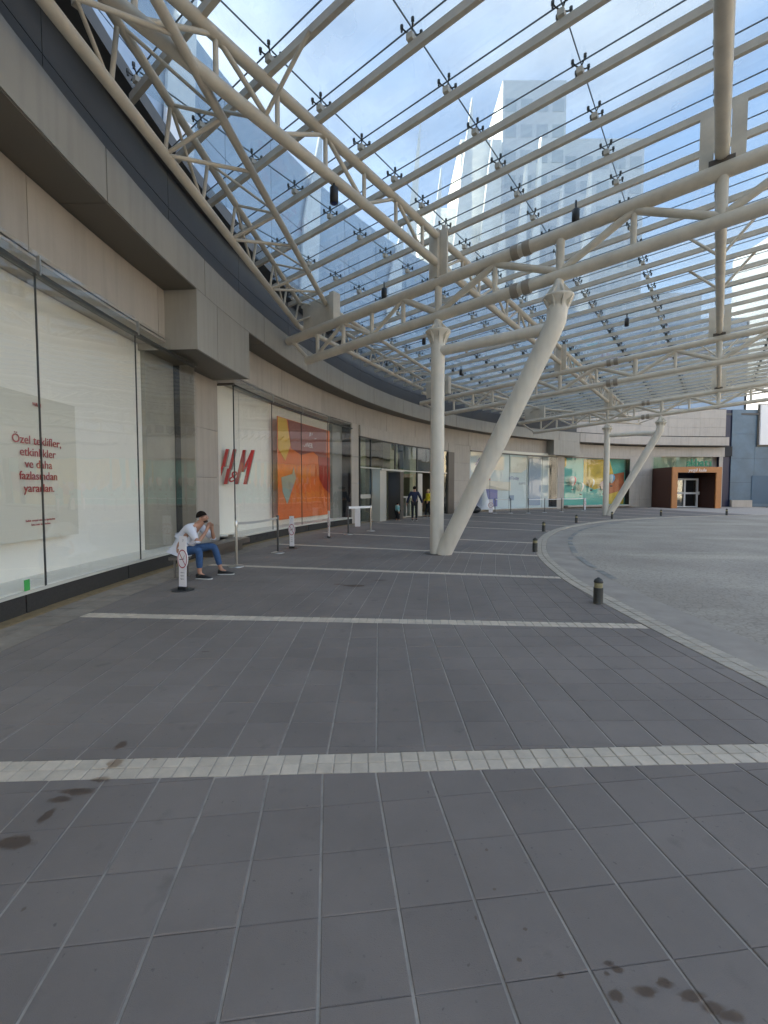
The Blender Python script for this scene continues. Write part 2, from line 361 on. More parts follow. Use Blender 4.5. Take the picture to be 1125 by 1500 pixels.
def clip(poly, a, b, keep_left=True):
    out = []; n = len(poly)
    def sd(p): return (b.x - a.x) * (p.y - a.y) - (b.y - a.y) * (p.x - a.x)
    for i in range(n):
        p, q = poly[i], poly[(i + 1) % n]; sp, sq = sd(p), sd(q)
        if not keep_left: sp, sq = -sp, -sq
        if sp >= 0: out.append(p)
        if (sp > 0 > sq) or (sp < 0 < sq):
            out.append(p.lerp(q, sp / (sp - sq)))
    return out
def area(poly): return 0.5 * sum(poly[i].x * poly[(i + 1) % len(poly)].y - poly[(i + 1) % len(poly)].x * poly[i].y for i in range(len(poly)))
def prism(mb, poly, zt, zb, ch=0.003):
    n = len(poly); c = sum(poly, Vector((0, 0))) / n
    inn = [p + (c - p).normalized() * ch * 1.4 for p in poly]
    vs = [(p.x, p.y, zt) for p in inn] + [(p.x, p.y, zt - ch) for p in poly] + [(p.x, p.y, zb) for p in poly]
    fs = [tuple(range(n))]
    for i in range(n):
        j = (i + 1) % n; fs.append((i, n + i, n + j, j)); fs.append((n + i, 2 * n + i, 2 * n + j, n + j))
    mb.add(vs, fs)
# bands: (left point, right point)
BANDS = [((-2.9, -0.88), (3.0, 0.02)), ((-2.12, 2.42), (2.27, 2.60)), ((-3.58, 5.54), (2.91, 5.09)), ((-2.83, 9.18), (3.11, 7.95)), ((-2.38, 12.72), (3.66, 10.62)),
         ((-0.76, 15.75), (4.43, 13.19))]
cB = Vector((27.3, 3.2))
BL = []
for a, b in BANDS:
    a = Vector(a); b = Vector(b); d = (b - a).normalized(); BL.append((a, d))
ang = 26.5
for k in range(8):
    ang += 6.9
    d = Vector((math.cos(rad(-ang)), math.sin(rad(-ang)))); BL.append((cB - d * 27.5, d))
BL.insert(0, (Vector((-2.9, -4.1)), Vector((0.966, 0.26)).normalized()))
def curve_hit(C, a, d):
    best = None
    for p, q in zip(C[:-1], C[1:]):
        e = q - p; den = d.x * e.y - d.y * e.x
        if abs(den) < 1e-9: continue
        t = ((p.x - a.x) * e.y - (p.y - a.y) * e.x) / den; u = ((p.x - a.x) * d.y - (p.y - a.y) * d.x) / den
        if 0 <= u <= 1 and (best is None or abs(t) < abs(best)): best = t
    return best
T = 0.29
CAM = Vector((0, 0))
def vis(p): return p.y > 1.15 and abs(p.x) < p.y * 0.9 + 0.25
tiles = []; stones = []
BW = 0.185
ends = []
for a, d in BL:
    tl = curve_hit(EC, a, d); tr_ = curve_hit(KC, a, d)
    if tl is None: tl = -3.0
    if tr_ is None: tr_ = 6.0
    ends.append((a + d * tl, a + d * tr_))
for k, (a, d) in enumerate(BL):
    A, B = ends[k]; n = Vector((-d.y, d.x)); L = (B - A).length; cell = 0.0967; m = int(L / cell)
    ph = (a - A).dot(d) % cell
    for i in range(m + 1):
        for j in (-1, 0):
            x0 = ph - cell + i * cell + 0.003; x1 = x0 + cell - 0.006
            x0 = max(x0, 0.0); x1 = min(x1, L)
            if x1 - x0 < 0.02: continue
            y0 = j * BW / 2 + 0.0025; y1 = y0 + BW / 2 - 0.005
            jt = random.uniform(-.0012, .0012)
            stones.append([A + d * x0 + n * (y0 + jt), A + d * x1 + n * (y0 + jt), A + d * x1 + n * (y1 + jt), A + d * x0 + n * (y1 + jt)])
nband = len(BL)
KCi = offset(KC, -0.004)
for k in range(len(BL) - 1):
    (a0, d0), (a1, d1) = BL[k], BL[k + 1]; n0 = Vector((-d0.y, d0.x)); n1 = Vector((-d1.y, d1.x))
    nm = (n0 + n1).normalized(); nm = Matrix.Rotation(rad(1.5), 2) @ nm; dm = Vector((nm.y, -nm.x))
    A0, B0 = ends[k]; A1, B1 = ends[k + 1]
    # phase: a joint through a known point
    org = {1: px_ground(470.4, 1250.3).xy, 2: Vector((-0.045, 2.66))}.get(k + 0, A0.lerp(B0, 0.5))
    far = max((B0 - A0).length, (B1 - A1).length) + 1
    pts = [A0, B0, A1, B1]
    us = [(p - org).dot(dm) for p in pts]; ws = [(p - org).dot(nm) for p in pts]
    i0, i1 = int(min(us) / T) - 2, int(max(us) / T) + 3; j0, j1 = int(min(ws) / T) - 2, int(max(ws) / T) + 3
    near = (A0.length < 9)
    # local left / right boundary segments
    le = [p for p in EC if (p - a0).dot(n0) > -0.6 and (p - a1).dot(n1) < 0.6]
    re = [p for p in KCi if (p - a0).dot(n0) > -0.6 and (p - a1).dot(n1) < 0.6]
    for i in range(i0, i1):
        off = 0.0
        for j in range(j0, j1):
            gx, gy = 0.0052, 0.0011
            c = [org + dm * (i * T + gx) + nm * (j * T + gy), org + dm * ((i + 1) * T - gx) + nm * (j * T + gy), org + dm * ((i + 1) * T - gx) + nm * ((j + 1) * T - gy), org + dm * (i * T + gx) + nm * ((j + 1) * T - gy)]
            p = clip(c, a0 + n0 * (BW / 2 + .003), a0 + n0 * (BW / 2 + .003) + d0, True)
            if len(p) < 3: continue
            p = clip(p, a1 - n1 * (BW / 2 + .003), a1 - n1 * (BW / 2 + .003) + d1, False)
            if len(p) < 3: continue
            ctr = sum(p, Vector((0, 0))) / len(p)
            if le:
                m_ = min(range(len(le)), key=lambda q: (le[q] - ctr).length_squared)
                if (le[m_] - ctr).length < 1.0:
                    q0 = le[max(0, m_ - 1)]; q1 = le[min(len(le) - 1, m_ + 1)]; p = clip(p, q0, q1, False)
            if len(p) < 3: continue
            if (ctr - Vector((CX, CY))).length > 34.8 + 0.3: continue
            if re:
                m_ = min(range(len(re)), key=lambda q: (re[q] - ctr).length_squared)
                if (re[m_] - ctr).length < 1.5:
                    q0 = re[max(0, m_ - 1)]; q1 = re[min(len(re) - 1, m_ + 1)]; p = clip(p, q0, q1, True)
            if len(p) < 3 or abs(area(p)) < 0.0012: continue
            full = len(p) == 4 and abs(area(p)) > 0.98 * (T - 2 * gx) * (T - 2 * gy)
            tiles.append((p, full, math.atan2(dm.y, dm.x), c))
tiles.sort(key=lambda t: (not vis(sum(t[0], Vector((0, 0))) / len(t[0])), (sum(t[0], Vector((0, 0))) / len(t[0])).length))
fm = MB(); hx, hy = T / 2 - .0052, T / 2 - .0011
prism(fm, [Vector((-hx, -hy)), Vector((hx, -hy)), Vector((hx, hy)), Vector((-hx, hy))], 0.0, -0.03); FULL = fm.mesh('paving_tile', TILE)
restm = MB()
for i, (p, full, a, c) in enumerate(tiles):
    dz = random.uniform(-.0012, .0012)
    if i < 300:
        if full:
            ce = sum(c, Vector((0, 0))) / 4
            inst('paving_tile', FULL, pave, (ce.x, ce.y, dz), rot=(random.uniform(-.003, .003), random.uniform(-.003, .003), a))
        else:
            m_ = MB(); prism(m_, p, dz, -0.03); m_.build('paving_tile', TILE, pave)
    else: prism(restm, p, dz, -0.03)
restm.build('paving_tile_field', TILE, pave, kind='stuff')
def stone_split(lst, name, m, parent, lim=300, z=0.0, zb=-0.03):
    lst.sort(key=lambda p: (not vis(sum(p, Vector((0, 0))) / 4), (sum(p, Vector((0, 0))) / 4).length))
    rest = MB()
    for i, p in enumerate(lst):
        dz = z + random.uniform(-.0015, .0015)
        if i < lim:
            m_ = MB(); prism(m_, p, dz, zb); m_.build(name, m, parent)
        else: prism(rest, p, dz, zb)
    if rest.v: rest.build(name + '_run', m, parent, kind='stuff')
stone_split(stones, 'band_stone', BAND, pave)
# kerb of two rows of setts
kerb = bpy.data.objects.new('kerb', None); COL.objects.link(kerb); kerb['kind'] = 'structure'
ks = []
C0 = resample(KC, 0.10); O = [offset(C0, x) for x in (0.006, 0.134, 0.142, 0.262)]
for i in range(len(C0) - 1):
    for r0, r1 in ((0, 1), (2, 3)):
        a, b = O[r0][i], O[r0][i + 1]; c, d = O[r1][i + 1], O[r1][i]; e = (b - a).normalized() * 0.0035
        ks.append([d + e, c - e, b - e, a + e])
stone_split(ks, 'kerb_stone', KERB, kerb, z=0.004, zb=-0.06)
# strip between pavement and building
es = MB(); estrip = bpy.data.objects.new('edge_strip', None); COL.objects.link(estrip); estrip['kind'] = 'structure'
arc('strip_bed', 34.79, 35.9, -20, 96, -0.07, -0.012, MORTAR, estrip)
L = []
t = -12.0
while t < 92:
    dt = 0.62 if t < 60 else 1.2
    for r0, r1 in ((34.81, 35.13), (35.135, 35.36)):
        L.append((t, dt, r0, r1))
    t += dt
cnt = 0; rest = MB()
for t, dt, r0, r1 in L:
    if -4 < t < 35 and cnt < 200:
        b = MB(); arcbox(b, r0, r1, t + .012, t + dt - .012, -0.03, -0.002 + random.uniform(-.002, .002)); b.build('edge_slab', EDGE, estrip); cnt += 1
    else: arcbox(rest, r0, r1, t + .012, t + dt - .012, -0.03, -0.002)
rest.build('edge_slab_run', EDGE, estrip, kind='stuff')
arc('ochre_border', 35.365, 35.575, -14, 40, -0.03, 0.0, OCHRE, estrip)

# stains on the paving
STAIN = bpy.data.materials.new('wet_stain'); STAIN.use_nodes = True
_n = STAIN.node_tree; _n.nodes.clear(); _o = _n.nodes.new('ShaderNodeOutputMaterial'); _t = _n.nodes.new('ShaderNodeBsdfTransparent')
_tc = _n.nodes.new('ShaderNodeTexCoord'); _s = _n.nodes.new('ShaderNodeVectorMath'); _s.operation = 'SUBTRACT'; _s.inputs[1].default_value = (.5, .5, 0); _n.links.new(_tc.outputs['Generated'], _s.inputs[0])
_m = _n.nodes.new('ShaderNodeVectorMath'); _m.operation = 'MULTIPLY'; _m.inputs[1].default_value = (1, 1, 0); _n.links.new(_s.outputs[0], _m.inputs[0])
_l = _n.nodes.new('ShaderNodeVectorMath'); _l.operation = 'LENGTH'; _n.links.new(_m.outputs[0], _l.inputs[0])
_g = _n.nodes.new('ShaderNodeNewGeometry'); _no = _n.nodes.new('ShaderNodeTexNoise'); _no.inputs['Scale'].default_value = 26; _no.inputs['Detail'].default_value = 6; _n.links.new(_g.outputs['Position'], _no.inputs['Vector'])
_a = _n.nodes.new('ShaderNodeMath'); _a.operation = 'MULTIPLY_ADD'; _a.inputs[1].default_value = .42; _n.links.new(_no.outputs['Fac'], _a.inputs[0]); _n.links.new(_l.outputs['Value'], _a.inputs[2])
_r = _n.nodes.new('ShaderNodeValToRGB'); _r.color_ramp.elements[0].position = .48; _r.color_ramp.elements[1].position = .66; _r.color_ramp.elements[0].color = (.76, .71, .67, 1); _r.color_ramp.elements[1].color = (1, 1, 1, 1)
_n.links.new(_a.outputs[0], _r.inputs['Fac']); _n.links.new(_r.outputs['Color'], _t.inputs[0]); _n.links.new(_t.outputs[0], _o.inputs[0])
for (x, y, sx, sy) in [(176, 1092, .035, .06), (170, 1118, .05, .06), (150, 1142, .06, .03), (118, 1160, .10, .035), (88, 1172, .07, .03), (68, 1196, .03, .06), (20, 1236, .10, .05), (-20, 1215, .06, .04), (905, 1460, .028, .022), (945, 1452, .045, .022), (975, 1443, .035, .02), (1012, 1460, .05, .022), (1040, 1476, .045, .022), (1075, 1490, .05, .02), (893, 1412, .02, .012), (905, 1422, .025, .014),
                       (888, 1427, .012, .01), (822, 1430, .014, .012), (760, 1407, .011, .009), (770, 1362, .010, .008), (724, 1303, .009, .008), (713, 1246, .009, .009), (697, 1345, .006, .01), (35, 1332, .01, .014), (226, 1113, .014, .012), (150, 1127, .014, .008), (520, 858, .22, .10), (555, 850, .15, .05), (300, 955, .06, .02), (495, 856, .12, .05)]:
    c = px_ground(x, y); m_ = MB(); n = 18; vs = []
    ph = random.uniform(0, 6)
    for k in range(n):
        a = 2 * math.pi * k / n; rr = 1 + .22 * math.sin(3 * a + ph) + .13 * math.sin(5 * a + 2 * ph) + random.uniform(-.08, .08)
        vs.append((c.x + sx * rr * math.cos(a), c.y + sy * rr * math.sin(a), 0.0022))
    m_.add(vs, [tuple(range(n))]); m_.build('stain', STAIN, pave)

# ------------------------------------------------------------------ mall building
mall = thing('mall_building', 'curved grey stone shopping mall with glass shop windows and deep metal fascia', 'building', (CX - 36, CY, 0))
# fascia panels (outer face), 5.08 degree joints
FJ = [0.35 + 5.08 * k for k in range(-4, 19)]
def fascia_pan(t0, t1, z0, z1, r0=RF, m=FASCIA, name='fascia_panel', g=0.016, th=0.05):
    b = MB(); arcbox(b, r0, r0 + th, t0 + g, t1 - g, z0, z1); return b.build(name, m, mall)
for a, b_ in zip(FJ[:-1], FJ[1:]):
    if a >= 65.0: break
    fascia_pan(a, min(b_, 65.3), 5.625, 6.36)
arc('fascia_core', RF + .052, 35.5, -20, 65.35, 5.66, 6.33, JOINT, mall)
arc('fascia_lip', RF + .001, 35.5, -20, 65.35, 6.362, 6.385, DARKW, mall)
# soffit sheets under the fascia
for a, b_ in zip(FJ[:-1], FJ[1:]):
    if a > 60: break
    arc('soffit_panel', RF + .02, 36.3, a + .012, min(b_, 60.3) - .012, 5.605, 5.622, SOFFIT, mall)
# dark wall above the fascia
for a, b_ in zip(FJ[:-1], FJ[1:]):
    t0, t1 = a - .9, b_ - .9
    if t0 > 62: break
    for z0, z1 in ((6.39, 7.1), (7.115, 8.6)):
        arc('upper_panel', 35.42, 35.47, t0 + .012, t1 - .012, z0, z1, DARKW, mall)
arc('upper_core', 35.475, 35.9, -20, 62, 6.39, 8.7, JOINT, mall)
arc('roof_gutter', 34.98, 35.41, -20, 60.5, 7.78, 8.02, DARKW, mall)
# boxed drops of the fascia
def boxdrop(t0, t1, zb):
    j = [t0] + ([6.3] if t0 < 10 else []) + [t1]
    for a, b_ in zip(j[:-1], j[1:]): fascia_pan(a, b_, zb, 5.618, g=0.01)
    arc('drop_core', RF + .052, 36.25, t0 + .05, t1 - .05, zb + .06, 5.60, JOINT, mall)
    for t, s in ((t0, 1), (t1, -1)):
        b = MB(); arcbox(b, RF + .01, 36.25, min(t, t + s * .045), max(t, t + s * .045), zb, 5.603); b.build('drop_side_panel', FASCIA, mall)
    arc('drop_soffit', RF + .03, 36.25, t0 + .08, t1 - .08, zb + .02, zb + .058, SOFFIT, mall)
boxdrop(4.83, 9.0, 4.42)
boxdrop(60.35, 65.3, 4.42)
# stone band above the shop glass
SB = [-0.6 + 5.08 * k for k in range(-4, 19)]
for a, b_ in zip(SB[:-1], SB[1:]):
    a2, b2 = a, b_
    for lo_, hi in ((-25, 60.3), (65.4, 92)):
        x0, x1 = max(a2, lo_), min(b2, hi)
        if x1 - x0 > .05:
            arc('stone_panel', 35.66, 35.72, x0 + .012, x1 - .012, 4.64, 5.60 if hi < 90 else 5.5, STONE, mall)
arc('stone_core', 35.725, 36.25, -20, 92, 4.70, 5.6, JOINT, mall)
# solid piers: rows of stone panels
def pier(t0, t1, r=35.66, z0=0.0, z1=4.63, rows=(0, 0.62, 1.88, 3.12, 4.63), cols=1, m=STONE):
    for c in range(cols):
        a = t0 + (t1 - t0) * c / cols; b_ = t0 + (t1 - t0) * (c + 1) / cols
        for q0, q1 in zip(rows[:-1], rows[1:]):
            q0 = max(q0, z0); q1 = min(q1, z1)
            if q1 - q0 > .05: arc('stone_panel', r, r + .05, a + .012, b_ - .012, q0 + .004, q1 - .004, m, mall)
    arc('pier_core', r + .052, r + .62, t0 + .02, t1 - .02, z0, z1 - .01, JOINT, mall)
pier(6.75, 9.35, r=36.0)             # recessed pier between first and second window
b = MB(); arcbox(b, 35.7, 36.05, 6.74, 6.79, .0, 4.6); b.build('pier_return', STONE, mall)
pier(23.95, 25.1, r=35.62)
pier(42.1, 45.3, r=35.62, rows=(0, .72, 2.2, 3.4, 4.63))
pier(62.35, 63.7, r=35.62, rows=(0, .72, 2.2, 3.4, 4.63), cols=2)
pier(75.6, 79.2, r=35.62, rows=(0, .72, 2.9, 4.63), cols=2)
arc('dark_pier_panel', 35.5, 36.1, 40.88, 42.0, 0, 4.05, BROWN, mall)
arc('stone_panel', 35.52, 35.9, 40.92, 42.05, 4.055, 4.63, STONE, mall)
arc('stone_panel', 35.60, 35.9, 45.3, 62.4, 4.345, 4.635, STONE, mall)
arc('stone_panel', 35.60, 35.9, 63.7, 75.6, 4.375, 4.635, STONE, mall)
# far stretch: stone above kids window and the entrance portal, ledge and high wall
for a, b_ in zip(FJ[:-1], FJ[1:]):
    x0, x1 = max(a, 65.35), min(b_, 90.6)
    if x1 - x0 > .1:
        arc('ledge_panel', RF, RF + .05, x0 + .01, x1 - .01, 5.62, 6.33, STONE, mall)
        for q0, q1 in ((6.5, 7.3), (7.31, 8.1), (8.11, 8.95)):
            arc('stone_panel', 35.45, 35.5, x0 + .01, x1 - .01, q0, q1, STONE, mall)
arc('ledge_top', RF + .01, 35.8, 65.36, 90.6, 6.33, 6.37, FASCIA, mall)
arc('ledge_soffit', RF + .02, 36.2, 65.36, 90.6, 5.58, 5.60, SOFFIT, mall)
arc('high_wall_core', 35.505, 36.2, 62.0, 90.6, 6.38, 9.0, JOINT, mall)
for t in (83.5, 90.2):
    arc('stone_panel', RG + .1, RG + .16, t - .1, t + .45, 0, 4.63, STONE, mall)
arc('stone_panel', RG + .1, RG + .16, 79.2, 81.0, 0, 4.63, STONE, mall)
arc('back_wall', 36.3, 36.6, 79.1, 91, 0, 4.7, STONE, mall)
# plinth
t = -12.0
while t < 23.9:
    if not (6.7 < t < 9.0): 
        t1 = min(t + 3.6, 6.7 if t < 6.7 else 23.9)
        arc('plinth_slab', 35.575, 35.7, t + .02, t1 - .02, 0.0, 0.245, BLACKG, mall)
        t = t1
    else: t = 9.45
arc('plinth_slab', 35.56, 35.75, 45.4, 62.3, 0.0, 0.10, EDGE, mall)
arc('plinth_slab', 35.56, 35.75, 63.75, 75.5, 0.0, 0.16, EDGE, mall)
arc('granite_ledge', 35.12, 35.56, 6.3, 9.3, 0.17, 0.29, BROWN, mall)
arc('granite_ledge_foot', 35.24, 35.54, 6.5, 9.0, 0.0, 0.168, BROWN, mall)
arc('window_ledge', 35.2, 35.55, 63.75, 76.3, 0.12, 0.24, STONE, mall)
# display windows ------------------------------------------------
def window(t0, t1, mulls, zb=0.27, zt=4.36, top=True, back=36.25, backm=BACKING, gm=SHOPGLASS, bt0=None, bt1=None, tops=4.62, strip=SHOPGLASS, depth=True):
    sill = arc('display_window', RG - .02, back, t0, t1, zb - .024, zb, CHROME, mall)
    cuts = [t0] + [m for m in mulls if t0 < m < t1] + [t1]
    for a, b_ in zip(cuts[:-1], cuts[1:]):
        arc('glass_pane', RG, RG + .012, a + .012, b_ - .012, zb + .002, zt - .03, gm, sill, step=0.7)
        if top: arc('top_glass', RG - .05, RG - .04, a + .012, b_ - .012, zt + .02, tops, strip, sill, step=.7)
    for m in cuts[1:-1]:
        arc('glass_joint', RG - .004, RG + .016, m - .012, m + .012, zb, zt, MULL, sill)
        if top:
            arc('glass_clamp', RG - .075, RG - .03, m - .02, m + .02, zt - .02, tops - .04, CHROME, sill)
    arc('sill_trim', RG - .035, RG - .022, t0, t1, zb - .03, zb + .012, mat('sill_pale', (.55, .53, .46), .4), sill)
    arc('head_rail', RG - .055, RG + .05, t0, t1, zt - .028, zt + .018, MULL, sill)
    bt0 = t0 if bt0 is None else bt0; bt1 = t1 if bt1 is None else bt1
    arc('display_backing', back, back + .04, bt0, bt1, zb, 4.55, backm, sill)
    arc('display_floor', RG + .02, back, t0, t1, zb + .001, zb + .02, backm, sill)
    return sill
w1 = window(-14, 6.52, [-11.5, -7.9, -4.26, -0.6, 3.06], bt1=5.0, back=36.25)
arc('inner_pier', 36.15, 36.3, 4.95, 6.6, 0.27, 4.5, mat('inner_pier_stone', (0.36, 0.34, 0.28), 0.4, var=.1, vscale=2), w1)
arc('glass_edge', RG, RG + .5, 6.52, 6.54, .27, 4.36, SHOPGLASS, w1)
w2 = window(9.55, 23.9, [13.27, 16.75, 20.3], back=36.3, bt1=22.6)
arc('inner_panel', 36.1, 36.3, 22.5, 23.9, .27, 4.5, mat('inner_panel_grey', (.28, .28, .25), .5), w2)
# return pane of the second window with its frame
rp = arc('return_pane', RG + .02, 36.3, 9.50, 9.515, 0.29, 4.33, SHOPGLASS, w2)
arc('corner_post', RG - .006, RG + .02, 9.50, 9.535, 0.27, 4.36, MULL, w2)
arc('return_frame', 36.26, 36.3, 9.44, 9.50, 1.9, 4.36, BROWN, w2); arc('return_bracket', 36.1, 36.3, 9.40, 9.45, 2.62, 2.72, BROWN, w2)
arc('return_head', RG - .03, 36.3, 9.40, 9.55, 4.36, 4.41, BROWN, w2)
for r_ in (35.66, 36.16): arc('glass_foot', r_, r_ + .12, 9.42, 9.56, .285, .345, CHROME, w2)
# orange poster behind the second window
def poly_on_wall(name, pts, r, m, parent, th=.01):
    vs = [BP(r, t, z) for t, z in pts] + [BP(r + th, t, z) for t, z in pts]; n = len(pts)
    b = MB(); b.add(vs, [tuple(range(n)), tuple(range(n, 2 * n))[::-1]] + [((i + 1) % n, i, n + i, n + (i + 1) % n) for i in range(n)])
    return b.build(name, m, parent)
op = thing('poster', 'tall orange poster with red shapes in the window right of the red letter sign', 'poster', BP(36.0, 18, .5))
for i in range(6):
    a = 15.1 + i * 1.12
    arc('poster_sheet', 36.0, 36.012, a, a + 1.12, .5, 4.12, ORANGE, op)
PC = lambda n_, c: mat(n_, c, .5)
poly_on_wall('printed_shape', [(15.15, 4.10), (15.15, 3.00), (15.94, 2.60), (16.59, 3.20), (16.12, 4.10)], 35.985, PC('print_yellow', (.75, .45, .05)), op, .008)
poly_on_wall('printed_shape', [(16.31, 4.10), (16.68, 3.10), (17.89, 2.90), (19.47, 3.10), (21.33, 2.70), (21.33, 4.10), (18.82, 4.10)], 35.985, PC('print_maroon', (.30, .08, .06)), op, .008)
poly_on_wall('printed_shape', [(20.12, 2.95), (20.31, 2.00), (20.87, 1.65), (21.70, 1.40), (21.70, 2.95)], 35.97, PC('print_deep_red', (.42, .03, .01)), op, .008)
poly_on_wall('printed_shape', [(15.47, 2.00), (15.61, 1.50), (16.12, 1.05), (16.50, 1.35), (16.77, 1.60), (17.24, 2.00), (16.96, 2.40), (16.77, 2.15)], 35.985, PC('print_teal_leaf', (.35, .38, .33)), op, .008)
tx = (BP(35.96, 19.3) - BP(35.96, 19.0)).normalized()
text('poster_lettering', 'Aker', .34, BP(35.965, 19.4, 3.72), tx, (0, 0, 1), WHITE, op); text('poster_lettering', 'TOWER', .26, BP(35.965, 18.6, 3.32), tx, (0, 0, 1), WHITE, op)
# pale poster in the first window
pp = thing('poster', 'large pale poster with dark red Turkish lettering in the nearest window', 'poster', BP(36.0, .2, .84))
POSTER = mat('poster_pale', (.74, .71, .60), .5)
arc('poster_sheet', 36.06, 36.075, -2.2, 1.55, .84, 2.9, POSTER, pp)
o0 = BP(36.05, .2); tx = (BP(36.05, .5) - BP(36.05, -.1)).normalized()
nrm = tx.cross(Vector((0, 0, 1)))
def ptext(s, z, sz, dt=0.0, m=DKRED, bold=.0006):
    text('poster_lettering', s, sz, BP(36.035, .26 + dt, z), tx, (0, 0, 1), m, pp, ext=.002, bold=bold)
for s, z in (('Özel teklifler,', 2.25), ('etkinlikler', 2.08), ('ve daha', 1.915), ('fazlasından', 1.75), ('yararlan.', 1.575)): ptext(s, z, .168)
ptext('H&M', 2.77, .075); ptext('bulut sosyal medya üyelerine', 1.12, .048, bold=0); ptext('hm.com üzerinden', 1.06, .048, bold=0)
# red letters behind the corner of the second window
hm = thing('shop_sign', 'big red slanted letter sign hanging behind the corner window pane', 'sign', (-4.5, 12.95, 1.7))
HMC = mat('letter_side_grey', (.32, .30, .26), .5)
xd = Vector((1, .12, 0)).normalized()
def hm_bar(x0, z0, x1, z1, w_, name='letter_bar'):
    base = Vector((-4.33, 12.95, 1.72))
    p0 = base + xd * (x0 * .8 + .24 * z0) + Vector((0, 0, z0)); p1 = base + xd * (x1 * .8 + .24 * z1) + Vector((0, 0, z1)); dd = xd.cross(Vector((0, 0, 1)))
    for nm, m_, off0, off1 in (('letter_face', RED, -.012, 0), ('letter_body', HMC, .002, .15)):
        b = MB(); vs = []
        for p in (p0, p1):
            for q in (-w_ * .4, w_ * .4):
                for o_ in (off0, off1): vs.append(p + xd * q - dd * o_)
        b.add(vs, [(0, 1, 3, 2), (4, 6, 7, 5), (0, 4, 5, 1), (2, 3, 7, 6), (0, 2, 6, 4), (1, 5, 7, 3)]); b.build(nm, m_, hm)
for q in ((-.50, 0, -.50, .5, .07), (-.47, .5, -.47, 1.0, .11), (-.26, 0, -.26, .45, .12), (-.22, .42, -.22, 1.0, .10), (-.62, .50, -.12, .53, .04), (.12, 0, .12, .98, .10), (.12, .95, .24, .35, .07), (.24, .35, .40, .95, .07), (.42, 0, .42, .98, .12)): hm_bar(*q)
text('letter_face', '&', .46, Vector((-4.33, 12.90, 1.92)) + xd * .02, xd, (0, 0, 1), RED, hm, ext=.02, shear=.25)
b = MB()
for dx in (-.3, .34): b.tube([Vector((-4.5, 13.0, 2.5)) + xd * dx, Vector((-4.5, 13.0, 4.5)) + xd * dx], .004, 5)
b.build('hanging_wire', CHROME, hm)
# green sticker can by the first window
st = MB(); arcbox(st, RG - .012, RG - .004, -1.22, -1.08, .28, .42); st.build('sticker', mat('sticker_green', (.06, .38, .08), .5), None, label='small green sticker low on the nearest window pane', cat='sticker')

# interior shell for windows (ceiling, floor) --------------------------------
arc('window_ceiling', RG + .05, 36.7, -14, 24, 4.56, 4.6, STONE, mall)
# entrance ----------------------------------------------------------
EM = [25.18, 26.97, 31.19, 35.15, 39.1, 40.8]
ent = arc('entrance_glazing', RG - .03, RG + .05, 25.12, 40.85, 4.06, 4.12, MULL, mall)
for a, b_ in zip(EM[:-1], EM[1:]):
    arc('glass_pane', RG, RG + .012, a + .03, b_ - .03, 2.68, 4.05, ENTRGLASS, ent, step=.8)
for k, (a, b_) in enumerate(zip(EM[:-1], EM[1:])):
    if k in (0, 2, 4): arc('glass_pane', RG, RG + .012, a + .03, b_ - .03, .05, 2.62, ENTRGLASS, ent, step=.8)
for m in EM: arc('mullion', RG - .03, RG + .06, m - .045, m + .045, 0, 4.05, MULL, ent)
arc('transom', RG - .035, RG + .06, 25.2, 40.8, 2.62, 2.68, LIGHTFRAME, ent)
arc('door_rail', RG - .02, RG + .03, 31.3, 35.1, 1.12, 1.2, LIGHTFRAME, ent); arc('door_rail', RG - .02, RG + .03, 25.2, 26.9, 1.15, 1.35, LIGHTFRAME, ent)
arc('sill_rail', RG - .02, RG + .03, 31.3, 35.1, .0, .05, LIGHTFRAME, ent)
arc('door_post', RG - .04, RG + .05, 33.1, 33.2, 0, 1.2, LIGHTFRAME, ent)
arc('header_strip', RG - .06, RG + .1, 25.1, 40.9, 4.12, 4.63, STONE, mall)
# open doorways: pale reveal, dark portal box with bronze pier
arc('door_reveal', RG - .5, RG - .0, 27.05, 28.15, 0, 2.6, LIGHTFRAME, ent)
arc('door_canopy', RG - .6, RG, 27.0, 31.1, 2.53, 2.615, LIGHTFRAME, ent)
arc('bronze_pier', RG - .75, RG - .02, 29.9, 30.5, 0, 2.5, BROWN, ent)
DARKI = mat('doorway_shade', (.035, .03, .025), .6)
arc('door_leaf', RG + .3, RG + .34, 28.2, 30.2, 0, 2.5, DARKI, ent)  # dark sheet painted as the shade inside the open doorway
for t in (28.6, 29.3): arc('door_stile', RG + .22, RG + .28, t, t + .07, 0, 2.5, MULL, ent)
arc('door_leaf', RG - .02, RG + .02, 35.3, 36.1, .0, 2.55, LIGHTFRAME, ent)
arc('door_leaf', RG + .1, RG + .14, 37.9, 38.1, .0, 2.6, LIGHTFRAME, ent)
INT = mat('interior_tan', (.30, .24, .17), .7, var=.2, vscale=.6)
arc('interior_wall', 41.0, 41.2, 22, 46, 0, 4.6, INT, mall); arc('interior_floor', RG + .1, 41, 24.5, 42.5, 0.001, .012, mat('interior_floor_stone', (.3, .27, .22), .3), mall)
arc('interior_ceiling', RG + .1, 41, 24.5, 42.5, 4.4, 4.45, INT, mall)
b = MB(); arcbox(b, RG + .5, 41.2, 24.2, 24.35, 0, 4.5); b.build('interior_wall', INT, mall); b = MB(); arcbox(b, RG + .5, 41.2, 42.2, 42.35, 0, 4.5); b.build('interior_wall', INT, mall)
for t in (27.6, 33.0, 36.4): arc('interior_column', 36.6, 37.1, t, t + 1.3, .013, 4.4, mat('interior_cream', (.72, .66, .5), .6), mall)
scr = thing('display_screen', 'bright blue advertising screen glowing behind the narrow entrance pane', 'screen', BP(36.2, 26, 1.5))
